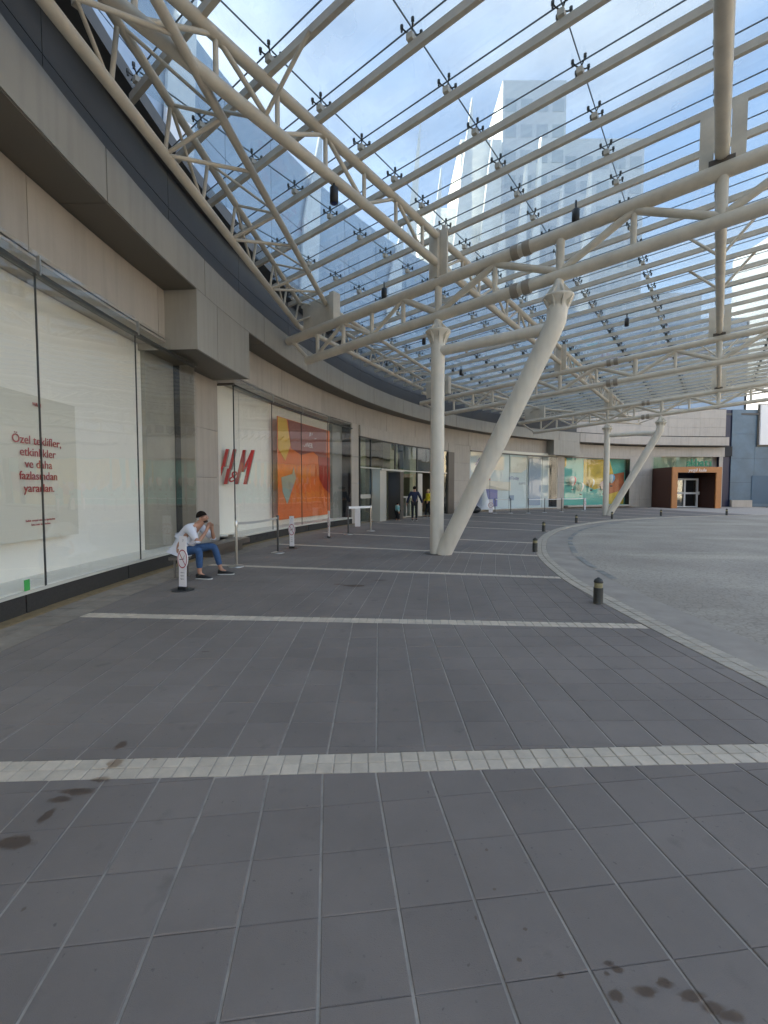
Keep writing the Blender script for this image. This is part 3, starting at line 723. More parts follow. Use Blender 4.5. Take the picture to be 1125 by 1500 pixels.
arc('screen_panel', 36.2, 36.25, 25.35, 26.9, 1.45, 2.25, mat('screen_blue', (.15, .40, .75), .4, emit=.9), scr); arc('screen_frame', 36.26, 36.32, 25.3, 26.95, 1.4, 2.3, BLACK, scr)
b = MB(); b.tube([BP(36.29, 26.1, .0), BP(36.29, 26.1, 1.5)], .03, 8); b.build('screen_stand', BLACK, scr)
# third window with its white and violet display
w3 = window(45.4, 62.3, [49.2, 53.0, 56.4, 59.4], zb=.12, zt=4.30, back=36.25, bt1=61.9, top=False, gm=FARGLASS, backm=mat('display_pale_blue', (.62, .68, .68), .6))
arc('pale_strip', RG - .06, RG - .02, 50.0, 61.8, 4.36, 4.55, mat('strip_cream', (.85, .80, .66), .5), w3)  # plain cream-coloured strip above the glass
VIO = PC('print_violet', (.20, .20, .42)); WH2 = PC('print_cream', (.8, .72, .6)); BLU = PC('print_slate_blue', (.30, .36, .45)); RD2 = PC('print_coral', (.75, .25, .17))
d3 = thing('window_display', 'pale blue and violet printed display with white cone in the window behind the slanted column', 'window display', BP(36.1, 53, .12))
poly_on_wall('printed_panel', [(45.5, .3), (45.5, 1.6), (48.2, 1.7), (52, 1.6), (52, .3)], 36.2, VIO, d3)
poly_on_wall('printed_panel', [(46.5, 1.65), (46.5, 2.3), (54.5, 2.2), (54.5, 1.5), (51, 1.6)], 36.19, WH2, d3)
poly_on_wall('printed_panel', [(47.6, 3.4), (48.4, 3.95), (49.6, 3.7), (49.6, 3.25)], 36.18, VIO, d3)
poly_on_wall('printed_panel', [(48.2, 2.3), (48.5, 2.95), (50.2, 2.95), (50.6, 2.3)], 36.18, RD2, d3)
poly_on_wall('printed_panel', [(50.1, 3.1), (50.1, 4.15), (53.2, 4.15), (53.2, 3.1)], 36.18, WH2, d3)
poly_on_wall('printed_panel', [(54.4, 2.95), (54.4, 4.2), (57.6, 4.2), (57.6, 3.3), (56.5, 2.95)], 36.18, WH2, d3)
poly_on_wall('printed_panel', [(57.9, .3), (57.9, 4.2), (60.2, 4.2), (60.2, .3)], 36.17, BLU, d3)
poly_on_wall('printed_panel', [(54.3, .75), (54.3, 1.15), (55.1, 1.15), (55.1, .75)], 36.16, BLU, d3)
cone = MB(); cone.lathe([(.9, 0), (.55, .35), (.3, .9), (.12, 1.7), (.05, 2.05)], BP(35.98, 48.8, .15), 18); co = cone.build('display_cone', WHITE, d3)
tx = (BP(36.1, 56) - BP(36.1, 55)).normalized()
text('display_lettering', '#Today', .38, BP(36.12, 55.0, 2.5), tx, (0, 0, 1), VIO, d3); text('display_lettering', 'KAFFEE', .26, BP(36.12, 56.6, 2.08), tx, (0, 0, 1), PC('print_grey', (.35, .35, .4)), d3)
# balloon window
TEAL = mat('print_teal', (.10, .42, .34), .55, var=.05, vscale=1)
w4 = window(63.75, 75.5, [74.6], zb=.25, zt=4.33, back=36.2, top=False, gm=FARGLASS, backm=TEAL, bt1=77.5)
d4 = thing('window_display', 'teal and yellow painted display of hot air balloons in the far shop window', 'window display', BP(36.1, 69, .25))
def blob_print(ts, m, r=36.18): poly_on_wall('printed_panel', ts, r, m, d4)
YEL = mat('print_mustard', (.62, .40, .04), .6, var=.25, vscale=1.2); ORB = mat('print_rust', (.45, .12, .04), .6, var=.3, vscale=1.2)
blob_print([(63.8, 3.3), (63.8, 4.3), (65.0, 4.3), (65.0, 3.7), (64.4, 3.3)], YEL)
blob_print([(68.2, 2.1), (68.2, 4.3), (72.8, 4.3), (73.6, 3.0), (72.5, 2.0), (70.2, 1.6)], YEL)
blob_print([(72.4, .3), (72.4, 1.7), (73.6, 3.0), (75.4, 3.2), (75.4, .3)], ORB, 36.17)
blob_print([(72.2, .3), (72.2, 1.1), (75.4, 1.6), (75.4, .3)], YEL, 36.16)
for (t, z, s, ca, cb) in [(65.85, 2.35, .55, (.75, .72, .62), (.6, .06, .06)), (67.35, 1.85, .50, (.04, .28, .2), (.75, .72, .62)), (69.3, 2.2, .48, (.62, .36, .02), (.7, .65, .5)), (71.5, 1.95, .55, (.7, .45, .4), (.75, .28, .08)), (72.9, 2.6, .5, (.75, .75, .7), (.12, .38, .62))]:
    s *= 1.25; c = BP(35.95, t, z); tx = (BP(35.9, t + .2) - BP(35.9, t - .2)).normalized(); nx = Vector((CX, CY, 0)) - c; nx.z = 0; nx.normalize()
    for side, colr in ((-1, ca), (1, cb)):
        b = MB(); vs = []; fs = []
        prof = [(0.0, .62), (.33, .55), (.52, .32), (.56, .08), (.46, -.22), (.28, -.48), (.10, -.66)]
        na = 7
        for r_, h in prof:
            for k in range(na):
                a = math.pi / 2 * k / (na - 1)
                vs.append(c + tx * (side * r_ * s * math.sin(a)) + nx * (r_ * s * .55 * math.cos(a)) + Vector((0, 0, h * s)))
        for i in range(len(prof) - 1):
            for k in range(na - 1): fs.append((i * na + k, i * na + k + 1, (i + 1) * na + k + 1, (i + 1) * na + k))
        b.add(vs, fs, True); b.build('balloon_half', mat('balloon_%d%d' % (int(colr[0] * 100), int(colr[2] * 100)), colr, .5), d4)
    b = MB(); b.bar(c + Vector((0, 0, -.98 * s)), c + Vector((0, 0, -1.18 * s)), .22 * s, .2 * s, up=tx); b.build('balloon_basket', BLACK, d4)
# awkward small block at the left of balloon window
# portal of the far entrance ---------------------------------------
po = thing('entrance_portal', 'boxy orange and dark brown entrance portal at the far end of the mall', 'portal', (26.6, 38.5, 0))
PX0, PX1, PY, PYB, PZ = 24.55, 28.75, 38.5, 41.2, 3.52
b = MB(); b.box(PX0, PX0 + .46, PY, PY + .12, 0, PZ); b.build('portal_post', WOODO, po)
b = MB(); b.box(PX1 - .46, PX1, PY, PY + .12, 0, PZ); b.build('portal_post', WOODO, po)
b = MB(); b.box(PX0 + .462, PX1 - .462, PY, PY + .12, 3.05, PZ); b.build('portal_header', WOODO, po)
b = MB(); b.box(PX0, PX0 + .25, PY + .122, PYB + .2, 0, PZ); b.build('portal_side', WOODD, po)
b = MB(); b.box(PX1 - .25, PX1, PY + .122, PYB + .2, 0, PZ); b.build('portal_side', WOODD, po)
b = MB(); b.box(PX0 + .252, PX1 - .252, PY + .122, PYB + .2, 3.1, PZ); b.build('portal_roof', WOODD, po)
b = MB(); b.box(28.35, PX1 - .252, PY + .3, PYB + .2, 0, 3.1); b.build('portal_inner_wall', WOODD, po)
dr = MB(); Y = 40.6
for x0, x1, z0, z1 in ((26.15, 26.3, 0, 2.6), (28.05, 28.2, 0, 2.6), (26.3, 28.05, 2.45, 2.6), (26.92, 27.07, 0.12, 2.45), (26.3, 26.92, 1.2, 1.36), (27.07, 28.05, 1.2, 1.36), (26.3, 28.05, 0.02, .12)): dr.box(x0, x1, Y - .05, Y + .05, z0, z1)
dr.build('door_frame', WHITE, po); b = MB(); b.box(26.3, 28.05, Y + .06, Y + .075, .1, 2.5); b.build('glass_pane', ENTRGLASS, po)
b = MB(); b.box(25.0, 28.5, Y + .8, Y + .9, 0, 3.1); b.build('portal_back', NAVY, po)
b = MB(); b.box(28.2, 28.345, Y - .04, Y + .03, 1.15, 1.42); b.build('door_bar', WHITE, po)
GREEN = mat('letter_green', (.01, .20, .10), .4)
text('portal_lettering', 'yeşil kule', .40, (26.65, PY - .012, 3.24), (1, 0, 0), (0, 0, 1), WHITE, po, ext=.01, shear=.2)
sg = thing('shop_sign', 'green letter sign standing on top of the orange entrance portal', 'sign', (27.0, 38.6, PZ))
b = MB(); b.box(25.8, 28.1, 38.6, 38.64, PZ, PZ + .05); b.build('sign_rail', MULL, sg)
for i, ch in enumerate('akbatı'): text('sign_letter', ch, .86, (25.98 + i * .37, 38.62, PZ + .34), (1, 0, 0), (0, 0, 1), GREEN, sg, ext=.04, bold=.015)
# glass strip over the portal
b = MB(); b.box(24.6, 29.9, 41.3, 41.34, 3.5, 4.55); b.build('portal_glass', glass('green_glass', (.80, .90, .84), 0, boost=.5), mall)
# hoarding at the far right
ho = thing('hoarding', 'tall blue grey hoarding wall at the far right beyond the portal', 'hoarding', (36, 42.2, 0))
HB = mat('hoarding_blue', (.095, .145, .185), .45, var=.25, vscale=.5); HB2 = mat('hoarding_door_blue', (.05, .10, .15), .45, var=.1, vscale=.8)
for i in range(6):
    for j in range(4):
        b = MB(); b.box(32.3 + i * 2.2 + .01, 34.5 + i * 2.2 - .01, 42.2, 42.26, .02 + j * 2.25, 2.25 + j * 2.25); b.build('hoarding_panel', HB, ho)
b = MB(); b.box(34.3, 36.9, 42.15, 42.19, 0.3, 2.9); b.build('hoarding_door', HB2, ho)
b = MB(); b.box(32.3, 34.2, 41.9, 42.14, 0, .62); b.build('hoarding_block', OCHRE if False else STONE, ho); b = MB(); b.box(36.98, 40, 41.9, 42.14, 0, .62); b.build('hoarding_block', STONE, ho)
b = MB(); b.box(32.3, 46, 42.28, 43.5, 0, 9.0); b.build('hoarding_core', NAVY, ho)
b = MB(); b.box(31.35, 32.28, 42.3, 43.0, 0, 9.0); b.build('navy_pillar', NAVY, ho)
bb = thing('billboard', 'blank white billboard with dark frame hung on the blue hoarding', 'billboard', (37, 42, 5.7))
b = MB(); b.box(34.75, 40.0, 41.95, 42.1, 5.75, 9.4); b.build('billboard_face', WHITE, bb); b = MB(); b.box(34.6, 40.1, 42.1, 42.18, 5.6, 9.5); b.build('billboard_frame', MULL, bb)

# ------------------------------------------------------------------ upper mall block (set back) and roof
up = thing('mall_upper_block', 'tall bluish glass block of the mall rising behind the glass canopy', 'building', BP(40, 20, 9))
BLG = mat('curtain_wall_blue', (.24, .31, .40), .15, var=.35, vscale=.16, spec=.8)
BLD = mat('curtain_wall_white', (.62, .64, .66), .3)
for i in range(26):
    t0 = -22 + i * 4.6
    for z0, z1 in ((8.8, 12.1), (12.15, 15.4), (15.45, 18.8)):
        arc('curtain_panel', 40.0, 40.1, t0 + .03, t0 + 4.57, z0, z1, BLG, up, step=2.3)
arc('block_core', 40.12, 70, -24, 98, 8.7, 18.75, JOINT, up, step=3)
arc('roof_slab', 35.9, 40.5, -24, 98, 8.5, 8.69, DARKW, up, step=3)
arc('lower_core', 41.4, 70, -24, 98, 0, 8.4, JOINT, up, step=3)
for t, h in ((14, 2.2), (27, 3.2), (39, 1.8)):
    b = MB(); vs = [BP(39.8, t, 12), BP(39.8, t + 2.2, 12.4), BP(39.6, t + 2.6, 18.8 + h), BP(39.8, t + .5, 16)]
    vs2 = [v + (v - Vector((CX, CY, v.z))).normalized() * .12 for v in vs]
    b.add(vs + vs2, [(0, 1, 2, 3), (7, 6, 5, 4), (0, 4, 5, 1), (1, 5, 6, 2), (2, 6, 7, 3), (3, 7, 4, 0)]); b.build('facade_fin', BLD, up)

# ------------------------------------------------------------------ canopy
V1 = Vector((1.29, 10.97)); UA = rad(36.4)
U = Vector((math.sin(UA), math.cos(UA))); Wv = Vector((-U.y, U.x))
def CN(u, s, z): p = V1 + U * u - Wv * s; return Vector((p.x, p.y, z))
zt = lambda s: 6.47 + .07 * s
zb = lambda s: 5.68 + .065 * s
zg = lambda s: 7.84 + .065 * s
BAY = 10.35
can = thing('glass_canopy', 'large cream steel truss canopy with bolted glass panes over the walkway', 'canopy', (V1.x, V1.y, 0))
def braces(parent, segs, name='brace', n=8, m=STEEL):
    for a, b_, r in segs:
        mb = MB(); mb.tube([a, b_], r, n, cap=False); mb.build(name, m, parent)
NODES = [-6, -5, -4, -3, -2, -1, 0, 1.42, 2.8, 4.1, 5.4, 6.75, 8.1, 9.45, 10.8]
TOPN = {-5, -3, -1, 1.42, 4.1, 6.75, 9.45}
for k, (u, s0, s0b) in enumerate(((-BAY, 1.2, 1.9), (0, -5.25, -4.45), (BAY, -6.9, -5.7), (2 * BAY, -5.5, -4.5))):
    mb = MB(); r1 = .13 if k < 2 else .115
    mb.tube([CN(u, s0, zt(s0)), CN(u, 11.3, zt(11.3))], r1, 16); mb.tube([CN(u, s0b, zb(s0b)), CN(u, 11.3, zb(11.3))], r1 - .01, 16)
    tr_ = mb.build('main_truss', STEEL, can)
    segs = [(CN(u, s0 + .15, zt(s0)), CN(u, s0b + .1, zb(s0b)), .06)]
    ns = [x for x in NODES if x > s0 + .3 and x >= s0b - .2]
    for x in ns:
        big = x in (0, 2.8, 5.4)
        segs.append((CN(u, x, zb(x)), CN(u, x, zt(x)), .085 if big else .055))
    for x0, x1 in zip(ns[:-1], ns[1:]):
        if x0 in TOPN: a, b_ = CN(u, x0, zt(x0) - .08), CN(u, x1, zb(x1) + .08)
        else: a, b_ = CN(u, x0, zb(x0) + .08), CN(u, x1, zt(x1) - .08)
        segs.append((a, b_, .075 if x0 >= -1 else .05))
    braces(tr_, segs)
    for z_ in (zt, zb):   # splice joints
        x = 2.0; mb = MB(); mb.tube([CN(u, x - .2, z_(x - .2)), CN(u, x - .05, z_(x - .05))], .15, 14); mb.tube([CN(u, x + .05, z_(x + .05)), CN(u, x + .2, z_(x + .2))], .15, 14); mb.build('splice_collar', mat('collar_brown', (.30, .25, .19), .5), tr_)
    # mid plate box at s=0 and outer fins at s=5.37
    if k:
        mb = MB(); mb.bar(CN(u, -.24, 7.08), CN(u, -.02, 7.08), .06, 1.15); mb.bar(CN(u, .02, 7.08), CN(u, .24, 7.08), .06, 1.15)
        mb.bar(CN(u - .02, 0, 6.55), CN(u - .02, 0, 7.66), .22, .10, up=(Wv.x, Wv.y, 0)); mb.build('node_plate', STEEL, tr_)
    for s_ in (-.215, .215):
        mb = MB(); c = 5.38 + s_; mb.bar(CN(u, c - .10, 7.42), CN(u, c + .10, 7.42), .05, 1.0); mb.build('fin_plate', STEEL, tr_)
    mb = MB(); mb.bar(CN(u, 5.2, 7.0), CN(u, 5.56, 7.0), .1, .1); mb.build('saddle', BROWN, tr_)
# mid longitudinal truss (s = 0)
ZL, ZU = 6.90, 7.52
for bay in range(-1, 3):
    ua, ub = bay * BAY, (bay + 1) * BAY
    if bay == 2: ub = 2 * BAY + 8.0
    if bay == -1: ua = -BAY - 3
    mb = MB(); mb.tube([CN(ua + .15, 0, ZL), CN(ub - .15, 0, ZL)], .092, 14); mb.tube([CN(ua + .1, 0, ZU), CN(ub - .1, 0, ZU)], .085, 14)
    t_ = mb.build('middle_truss', STEEL, can); segs = []; n = int(round((ub - ua) / 1.035)); nodes = [ua + .2 + 1.035 * i for i in range(n)]
    for x in nodes: segs.append((CN(x, 0, ZL), CN(x, 0, ZU), .038))
    for i in range(len(nodes) - 1):
        if i % 2: segs.append((CN(nodes[i], 0, ZU), CN(nodes[i + 1], 0, ZL), .038))
        else: segs.append((CN(nodes[i], 0, ZL), CN(nodes[i + 1], 0, ZU), .034))
    for uc in ((ua + ub) / 2 + 1.55,):   # V struts out to the purlins
        segs.append((CN(uc, 0, ZL + .05), CN(uc, .95, zg(.95) - .27), .03)); segs.append((CN(uc, 0, ZL + .05), CN(uc, -.95, zg(-.95) - .27), .03))
    braces(t_, segs)
# outer tube
for bay in range(-1, 3):
    ua, ub = bay * BAY + .05, (bay + 1) * BAY - .05
    if bay == 2: ub = ua + 8.0
    if bay == -1: ua -= 3
    mb = MB(); mb.tube([CN(ua, 5.38, 7.12), CN(ub, 5.38, 7.12)], .105, 18); t_ = mb.build('outer_tube', STEEL, can)
    segs = []
    for f in (.4, .62):
        uc = ua + (ub - ua) * f
        for s_ in (-.75, .75): segs.append((CN(uc, 5.38, 7.15), CN(uc, 5.38 + s_, zg(5.38 + s_) - .25), .035))
    for i in range(1, 10): 
        uc = ua + (ub - ua) * i / 10; segs.append((CN(uc, 5.38, 7.15), CN(uc, 5.38, zg(5.38) - .25), .03))
    braces(t_, segs, 'strut')
# wall-side triangular truss, straight in each bay
WE = [Vector((-3.55, 1.9)), Vector((-2.6, 13.9)), Vector((1.95, 23.3)), Vector((9.3, 30.9)), Vector((20.0, 35.4))]
for i in range(4):
    A, B = WE[i], WE[i + 1]; d = (B - A).normalized(); nrm_ = Vector((d.y, -d.x)); L = (B - A).length
    za = 6.30 if i == 0 else 6.5
    def P(a, off, z): q = A + d * a + nrm_ * off; return Vector((q.x, q.y, z))
    i0 = .75 if i == 0 else 1.0
    zi, zo = (6.86, 7.08) if i == 0 else (6.95, 7.1)
    offi = lambda a: i0 + .35 * a / L
    mb = MB(); mb.tube([P(0.0, 0, za), P(L, 0, za + .22)], .075, 12); mb.tube([P(.1, offi(0), zi), P(L - .3, offi(L) - .1, zi)], .065, 12); mb.tube([P(.1, .1, zo), P(L - .2, .12, zo)], .06, 12)
    t_ = mb.build('wall_truss', STEEL, can); segs = []; n = int(L / 1.15)
    for j in range(n + 1):
        a = .3 + j * (L - .6) / n; zl = za + .22 * a / L
        nx = min(a + (L - .6) / n, L - .3)
        segs.append((P(a, 0, zl), P(a, .1, zo), .03)); 
        if j % 2 == 0:
            segs.append((P(a, 0, zl), P(a, offi(a), zi), .03)); segs.append((P(a, .1, zo), P(a, offi(a), zi), .025))
            if j < n: segs.append((P(a, .1, zo), P(nx, 0, zl), .026)); segs.append((P(a, 0, zl), P(nx, offi(nx), zi), .03))
        else:
            segs.append((P(a, offi(a), zi), P(a, offi(a), zi - .05), .02)) if False else None
            if j < n: segs.append((P(a, .1, zo), P(nx, offi(nx), zi), .024))
        for s_ in segs[-1:]: pass
    # hanging ties up to the glazing

    segs = [s_ for s_ in segs if s_]
    braces(t_, segs, n=7)
    # end plate
    if i < 3:
        mb = MB(); e = B; q0 = Vector((e.x, e.y, 0)) + Vector((-Wv.x * .25, -Wv.y * .25, 0)); q1 = q0 - Vector((Wv.x, Wv.y, 0)) * 1.25
        mb.bar(q0 + Vector((0, 0, 6.62)), q1 + Vector((0, 0, 6.68)), .05, .86); mb.bar(q1 + Vector((0, 0, 6.28)), q1 + Vector((0, 0, 7.1)), .28, .16, up=(Wv.x, Wv.y, 0)); mb.build('end_plate', STEEL, t_)
# purlins, glass, spiders
def in_wall(u, s, rr=34.9): 
    p = CN(u, s, 0); return (Vector((p.x, p.y)) - Vector((CX, CY))).length < rr
UG = [0.09 + 1.035 * k for k in range(-13, 30)]
SG = [0.12 + 1.74 * k for k in range(-7, 7)]
SMAX = 11.2
def smin(u, rr=34.9):
    s = -14.0
    while s < SMAX and not in_wall(u, s, rr): s += .05
    return s
for u in UG:
    s0 = smin(u)
    if s0 > SMAX - 1: continue
    mb = MB(); mb.bar(CN(u, s0, zg(s0) - .25), CN(u, SMAX, zg(SMAX) - .25), .075, .12); mb.build('purlin', STEEL, can)
panes = []
for u0, u1 in zip(UG[:-1], UG[1:]):
    for s0, s1 in zip(SG[:-1], SG[1:]):
        a, b_ = s0, s1; g_ = .009
        sm = max(smin(u0, 34.97), smin(u1, 34.97))
        a = max(a, sm)
        if b_ - a < .15: continue
        panes.append((u0 + g_, u1 - g_, a + g_, b_ - g_))
def pane(mb, q):
    u0, u1, s0, s1 = q; z0, z1 = zg(s0) + .03, zg(s1) + .03
    p = [CN(u0, s0, z0), CN(u1, s0, z0), CN(u1, s1, z1), CN(u0, s1, z1)]; mb.hexa(p + [v + Vector((0, 0, .016)) for v in p])
panes.sort(key=lambda q: ((CN((q[0] + q[1]) / 2, (q[2] + q[3]) / 2, 7).y < 3.0), CN((q[0] + q[1]) / 2, (q[2] + q[3]) / 2, 7).length))
rest = MB()
for i, q in enumerate(panes):
    if i < 300: mb = MB(); pane(mb, q); mb.build('glass_pane', ROOFGLASS, can)
    else: pane(rest, q)
if rest.v: rest.build('glass_pane_field', ROOFGLASS, can, kind='stuff')
mb = MB()
for u in UG:
    s0 = smin(u)
    mb.bar(CN(u, s0, zg(s0) + .03), CN(u, SG[-1], zg(SG[-1]) + .03), .012, .02)
for s in SG:
    for u0, u1 in zip(UG[:-1], UG[1:]):
        if in_wall(u0, s) and in_wall(u1, s): mb.bar(CN(u0 + .02, s, zg(s) + .03), CN(u1 - .02, s, zg(s) + .03), .012, .02)
mb.build('glazing_seal', SEAL, can, kind='stuff')
sp = MB(); a_, b_ = .10, .035
sp.box(-.045, .045, -.07, .07, -.185, -.10)
DKM = mat('spider_dark', (.07, .07, .06), .4, metal=.4)
spm = sp.mesh('spider_bracket', STEEL)
sa = MB()
for i in (-1, 1):
    for j in (-1, 1):
        sa.tube([(0, 0, -.09), (i * .06, j * .075, -.065), (i * .09, j * .11, -.03)], .011, 6)
        sa.tube([(i * .09, j * .11, -.045), (i * .09, j * .11, .0)], .024, 8); sa.tube([(i * .09, j * .11, -.085), (i * .09, j * .11, -.045)], .016, 8)
sam = sa.mesh('spider_fitting', DKM)
pts = [(u, s) for u in UG for s in SG if in_wall(u, s)]
pts.sort(key=lambda q: (CN(q[0], q[1], 7).y < 2.5, CN(q[0], q[1], 7).length))
rest = MB()
for i, (u, s) in enumerate(pts):
    loc = CN(u, s, zg(s) + .02)
    if i < 150:
        o = inst('spider_fitting', sam, can, loc, -UA); o2 = inst('spider_bracket', spm, o, loc, -UA)
    else:
        M = Matrix.Translation(loc) @ Matrix.Rotation(-UA, 4, 'Z')
        rest.v.extend([]) ; rest.add([M @ v.co for v in sam.vertices], [tuple(p.vertices) for p in sam.polygons]); rest.add([M @ v.co for v in spm.vertices], [tuple(p.vertices) for p in spm.polygons])
if rest.v: rest.build('spider_fitting_field', DKM, can, kind='stuff')
# spotlights
for (u, s, z, lab) in [(-3.65, .02, 6.62, 'black cylinder spotlight hanging from the middle truss nearest the camera'), (0, -1.6, 6.62, 'black spotlight standing on the near main truss left of the front column'), (0, 3.08, 6.93, 'black spotlight standing on the near main truss right of the slanted leg'),
                       (5.35, -3.66, 7.22, 'black spotlight hanging from a purlin just left of the front column head'), (8.4, 2.76, 7.42, 'black spotlight hanging from a purlin right of the slanted column leg'), (9.9, -4.4, 7.1, 'black spotlight hanging between the front column and its slanted leg')]:
    t_ = thing('spotlight', lab, 'spotlight', CN(u, s, z), 'black spotlights fixed to the canopy')
    c = CN(u, s, z); mb = MB(); mb.lathe([(.05, -.14), (.072, -.135), (.072, .12), (.05, .14)], c, 14); mb.build('lamp_body', BLACK, t_)
    mb = MB(); mb.lathe([(.04, -.150), (.055, -.141)], c, 12); mb.build('lamp_lens', mat('lens_blue', (.03, .04, .12), .1), t_)
    mb = MB(); mb.bar(c + Vector((0, 0, .12)), c + Vector((0, 0, .26)) if z < 7 and s > -.5 and s < 1 else c + Vector((0, 0, .3)), .03, .03, up=(1, 0, 0)); mb.build('lamp_bracket', BLACK, t_)
# V columns
def vcol(u, lab):
    B = CN(u, 0, 0); t_ = thing('v_column', lab, 'column', B, 'forked cream columns holding up the canopy')
    mb = MB(); mb.lathe([(.30, 0), (.30, .006), (.2, .012)], B, 24); mb.build('base_plate', BROWN, t_)
    top = zb(0)
    mb = MB(); mb.tube([CN(u, 0, .0), CN(u, 0, 5.2)], .165, 28); mb.build('upright_leg', STEEL2, t_)
    e = CN(u, 2.76, 4.98)
    mb = MB(); mb.tube([CN(u, .17, .0), CN(u, 2.62, 4.72), CN(u, 2.74, 4.98), CN(u, 2.78, 5.25)], [.195, .20, .20, .195], 28); mb.build('slanted_leg', STEEL2, t_)
    mb = MB(); mb.tube([CN(u, .1, 4.86), CN(u, 2.6, 4.86)], .115, 20); mb.build('tie_beam', STEEL2, t_)
    for s, zt_, lo_ in ((0, zb(0) - .12, 5.1), (2.78, zb(2.78) - .12, 5.22)):
        c = CN(u, s, 0); mb = MB()
        mb.lathe([(.17, lo_), (.175, lo_ + .12), (.30, lo_ + .20), (.30, lo_ + .235), (.14, lo_ + .24), (.10, zt_), (.08, zt_ + .1)], c, 24)
        for k in range(8):
            a = 2 * math.pi * k / 8; d = Vector((math.cos(a), math.sin(a), 0)); sdv = Vector((-d.y, d.x, 0)) * .012
            tri = [c + d * .15 + Vector((0, 0, lo_ - .12)), c + d * .3 + Vector((0, 0, lo_ + .2)), c + d * .1 + Vector((0, 0, lo_ + .2))]
            tri2 = [c + d * .29 + Vector((0, 0, lo_ + .236)), c + d * .08 + Vector((0, 0, zt_ - .01)), c + d * .08 + Vector((0, 0, lo_ + .236))]
            for tt in (tri, tri2):
                mb.add([v - sdv for v in tt] + [v + sdv for v in tt], [(0, 1, 2), (5, 4, 3), (0, 3, 4, 1), (1, 4, 5, 2), (2, 5, 3, 0)])
        mb.build('column_head', STEEL2, t_)
    return t_
vcol(0, 'near forked cream steel column standing in the middle of the walkway')
vcol(2 * BAY, 'far forked cream steel column in front of the balloon window')

# ------------------------------------------------------------------ towers beyond the canopy
HZ = mat('tower_panel_pale', (.60, .62, .64), .6, var=.03, vscale=.05); HZ2 = mat('tower_window_grey', (.40, .45, .49), .3); HZW = mat('tower_white', (.85, .85, .82), .5)
def tower(name, lab, x0, x1, y0, y1, z1, m=HZ, floors=14, side=True, rows=True, win=HZ2, cols=5):
    t_ = thing(name, lab, 'building', ((x0 + x1) / 2, y0, 0)); b = MB(); b.box(x0, x1, y0, y1, 0, z1); o = b.build('tower_body', m, t_)
    me = {}
    fh = (z1 - 4) / floors; cw = (x1 - x0) / cols
    wb = MB(); wb.box(-cw * .36, cw * .36, -.08, .0, 0, fh * .5); wm = wb.mesh('window', win)
    for f in range(floors):
        if f * fh < z1 * .15: continue
        for c in range(cols): inst('window', wm, t_, (x0 + cw * (c + .5), y0, 2 + f * fh + fh * .25))
    return t_
tower('office_tower', 'tallest pale tower seen through the canopy glass, its left face sunlit white', 20.2, 31, 80, 96, 71, floors=16, cols=4)
tower('office_tower', 'lower wide pale tower block right of the tallest one behind the canopy glass', 31.2, 45.6, 82, 98, 63, floors=14, cols=5)
tower('office_tower', 'low pale block at the foot of the towers behind the canopy glass', 44, 62, 90, 104, 40, floors=9, cols=7)
t_ = tower('hotel_building', 'far pale building at the right edge with letters along its roof', 98, 140, 110, 130, 66, m=mat('hotel_panel_grey', (.30, .32, .34), .6), floors=12, cols=10)
text('roof_letter', 'SHERATON', 9, (116, 109.5, 72), (1, 0, 0), (0, 0, 1), HZW, t_, ext=.3)
b = MB(); b.box(98, 138, 110, 110.4, 66.01, 68); b.build('roof_rail', HZW, t_)
sa_ = thing('sculptural_facade', 'white building, enlarged to imitate glare, with pointed blade shaped fins left of the tallest tower', 'building', (14, 78, 0))
b = MB(); b.box(6, 13, 80, 95, 0, 50); b.build('tower_body', HZW, sa_)
b = MB(); b.box(13.01, 20, 79.5, 95, 0, 61); b.build('tower_body', HZW, sa_)  # white body raised to imitate the bright glare beside the tower
for (x, zt_, w_, lean) in [(2.5, 62, 3.0, 3.5), (7, 55, 3, 2.5), (11.5, 66, 4.5, 3.0), (15.5, 60, 3.5, 2.5), (21.5, 57, 2.6, 2.2), (24, 60, 2.2, 2.0), (27.5, 52, 2.4, 2.2), (32, 55, 2.6, 2.4), (-3, 46, 3, 4), (18, 48, 4, 2.0)]:
    b = MB(); Y = 76; n = 8; vs = []
    for i in range(n + 1):
        f = i / n; wdt = w_ * (1 - f ** 2.2) * .5 + .05; cx_ = x + lean * f ** 1.5
        vs += [(cx_ - wdt, Y + 1.2 * f, zt_ * f), (cx_ + wdt, Y + 1.2 * f, zt_ * f), (cx_ + wdt, Y + 1.2 * f + 1.2, zt_ * f), (cx_ - wdt, Y + 1.2 * f + 1.2, zt_ * f)]
    fs = [(3, 2, 1, 0), (4 * n, 4 * n + 1, 4 * n + 2, 4 * n + 3)]
    for i in range(n):
        for j in range(4): fs.append((4 * i + j, 4 * i + (j + 1) % 4, 4 * i + 4 + (j + 1) % 4, 4 * i + 4 + j))
    b.add(vs, fs); b.build('blade_fin', HZW, sa_)

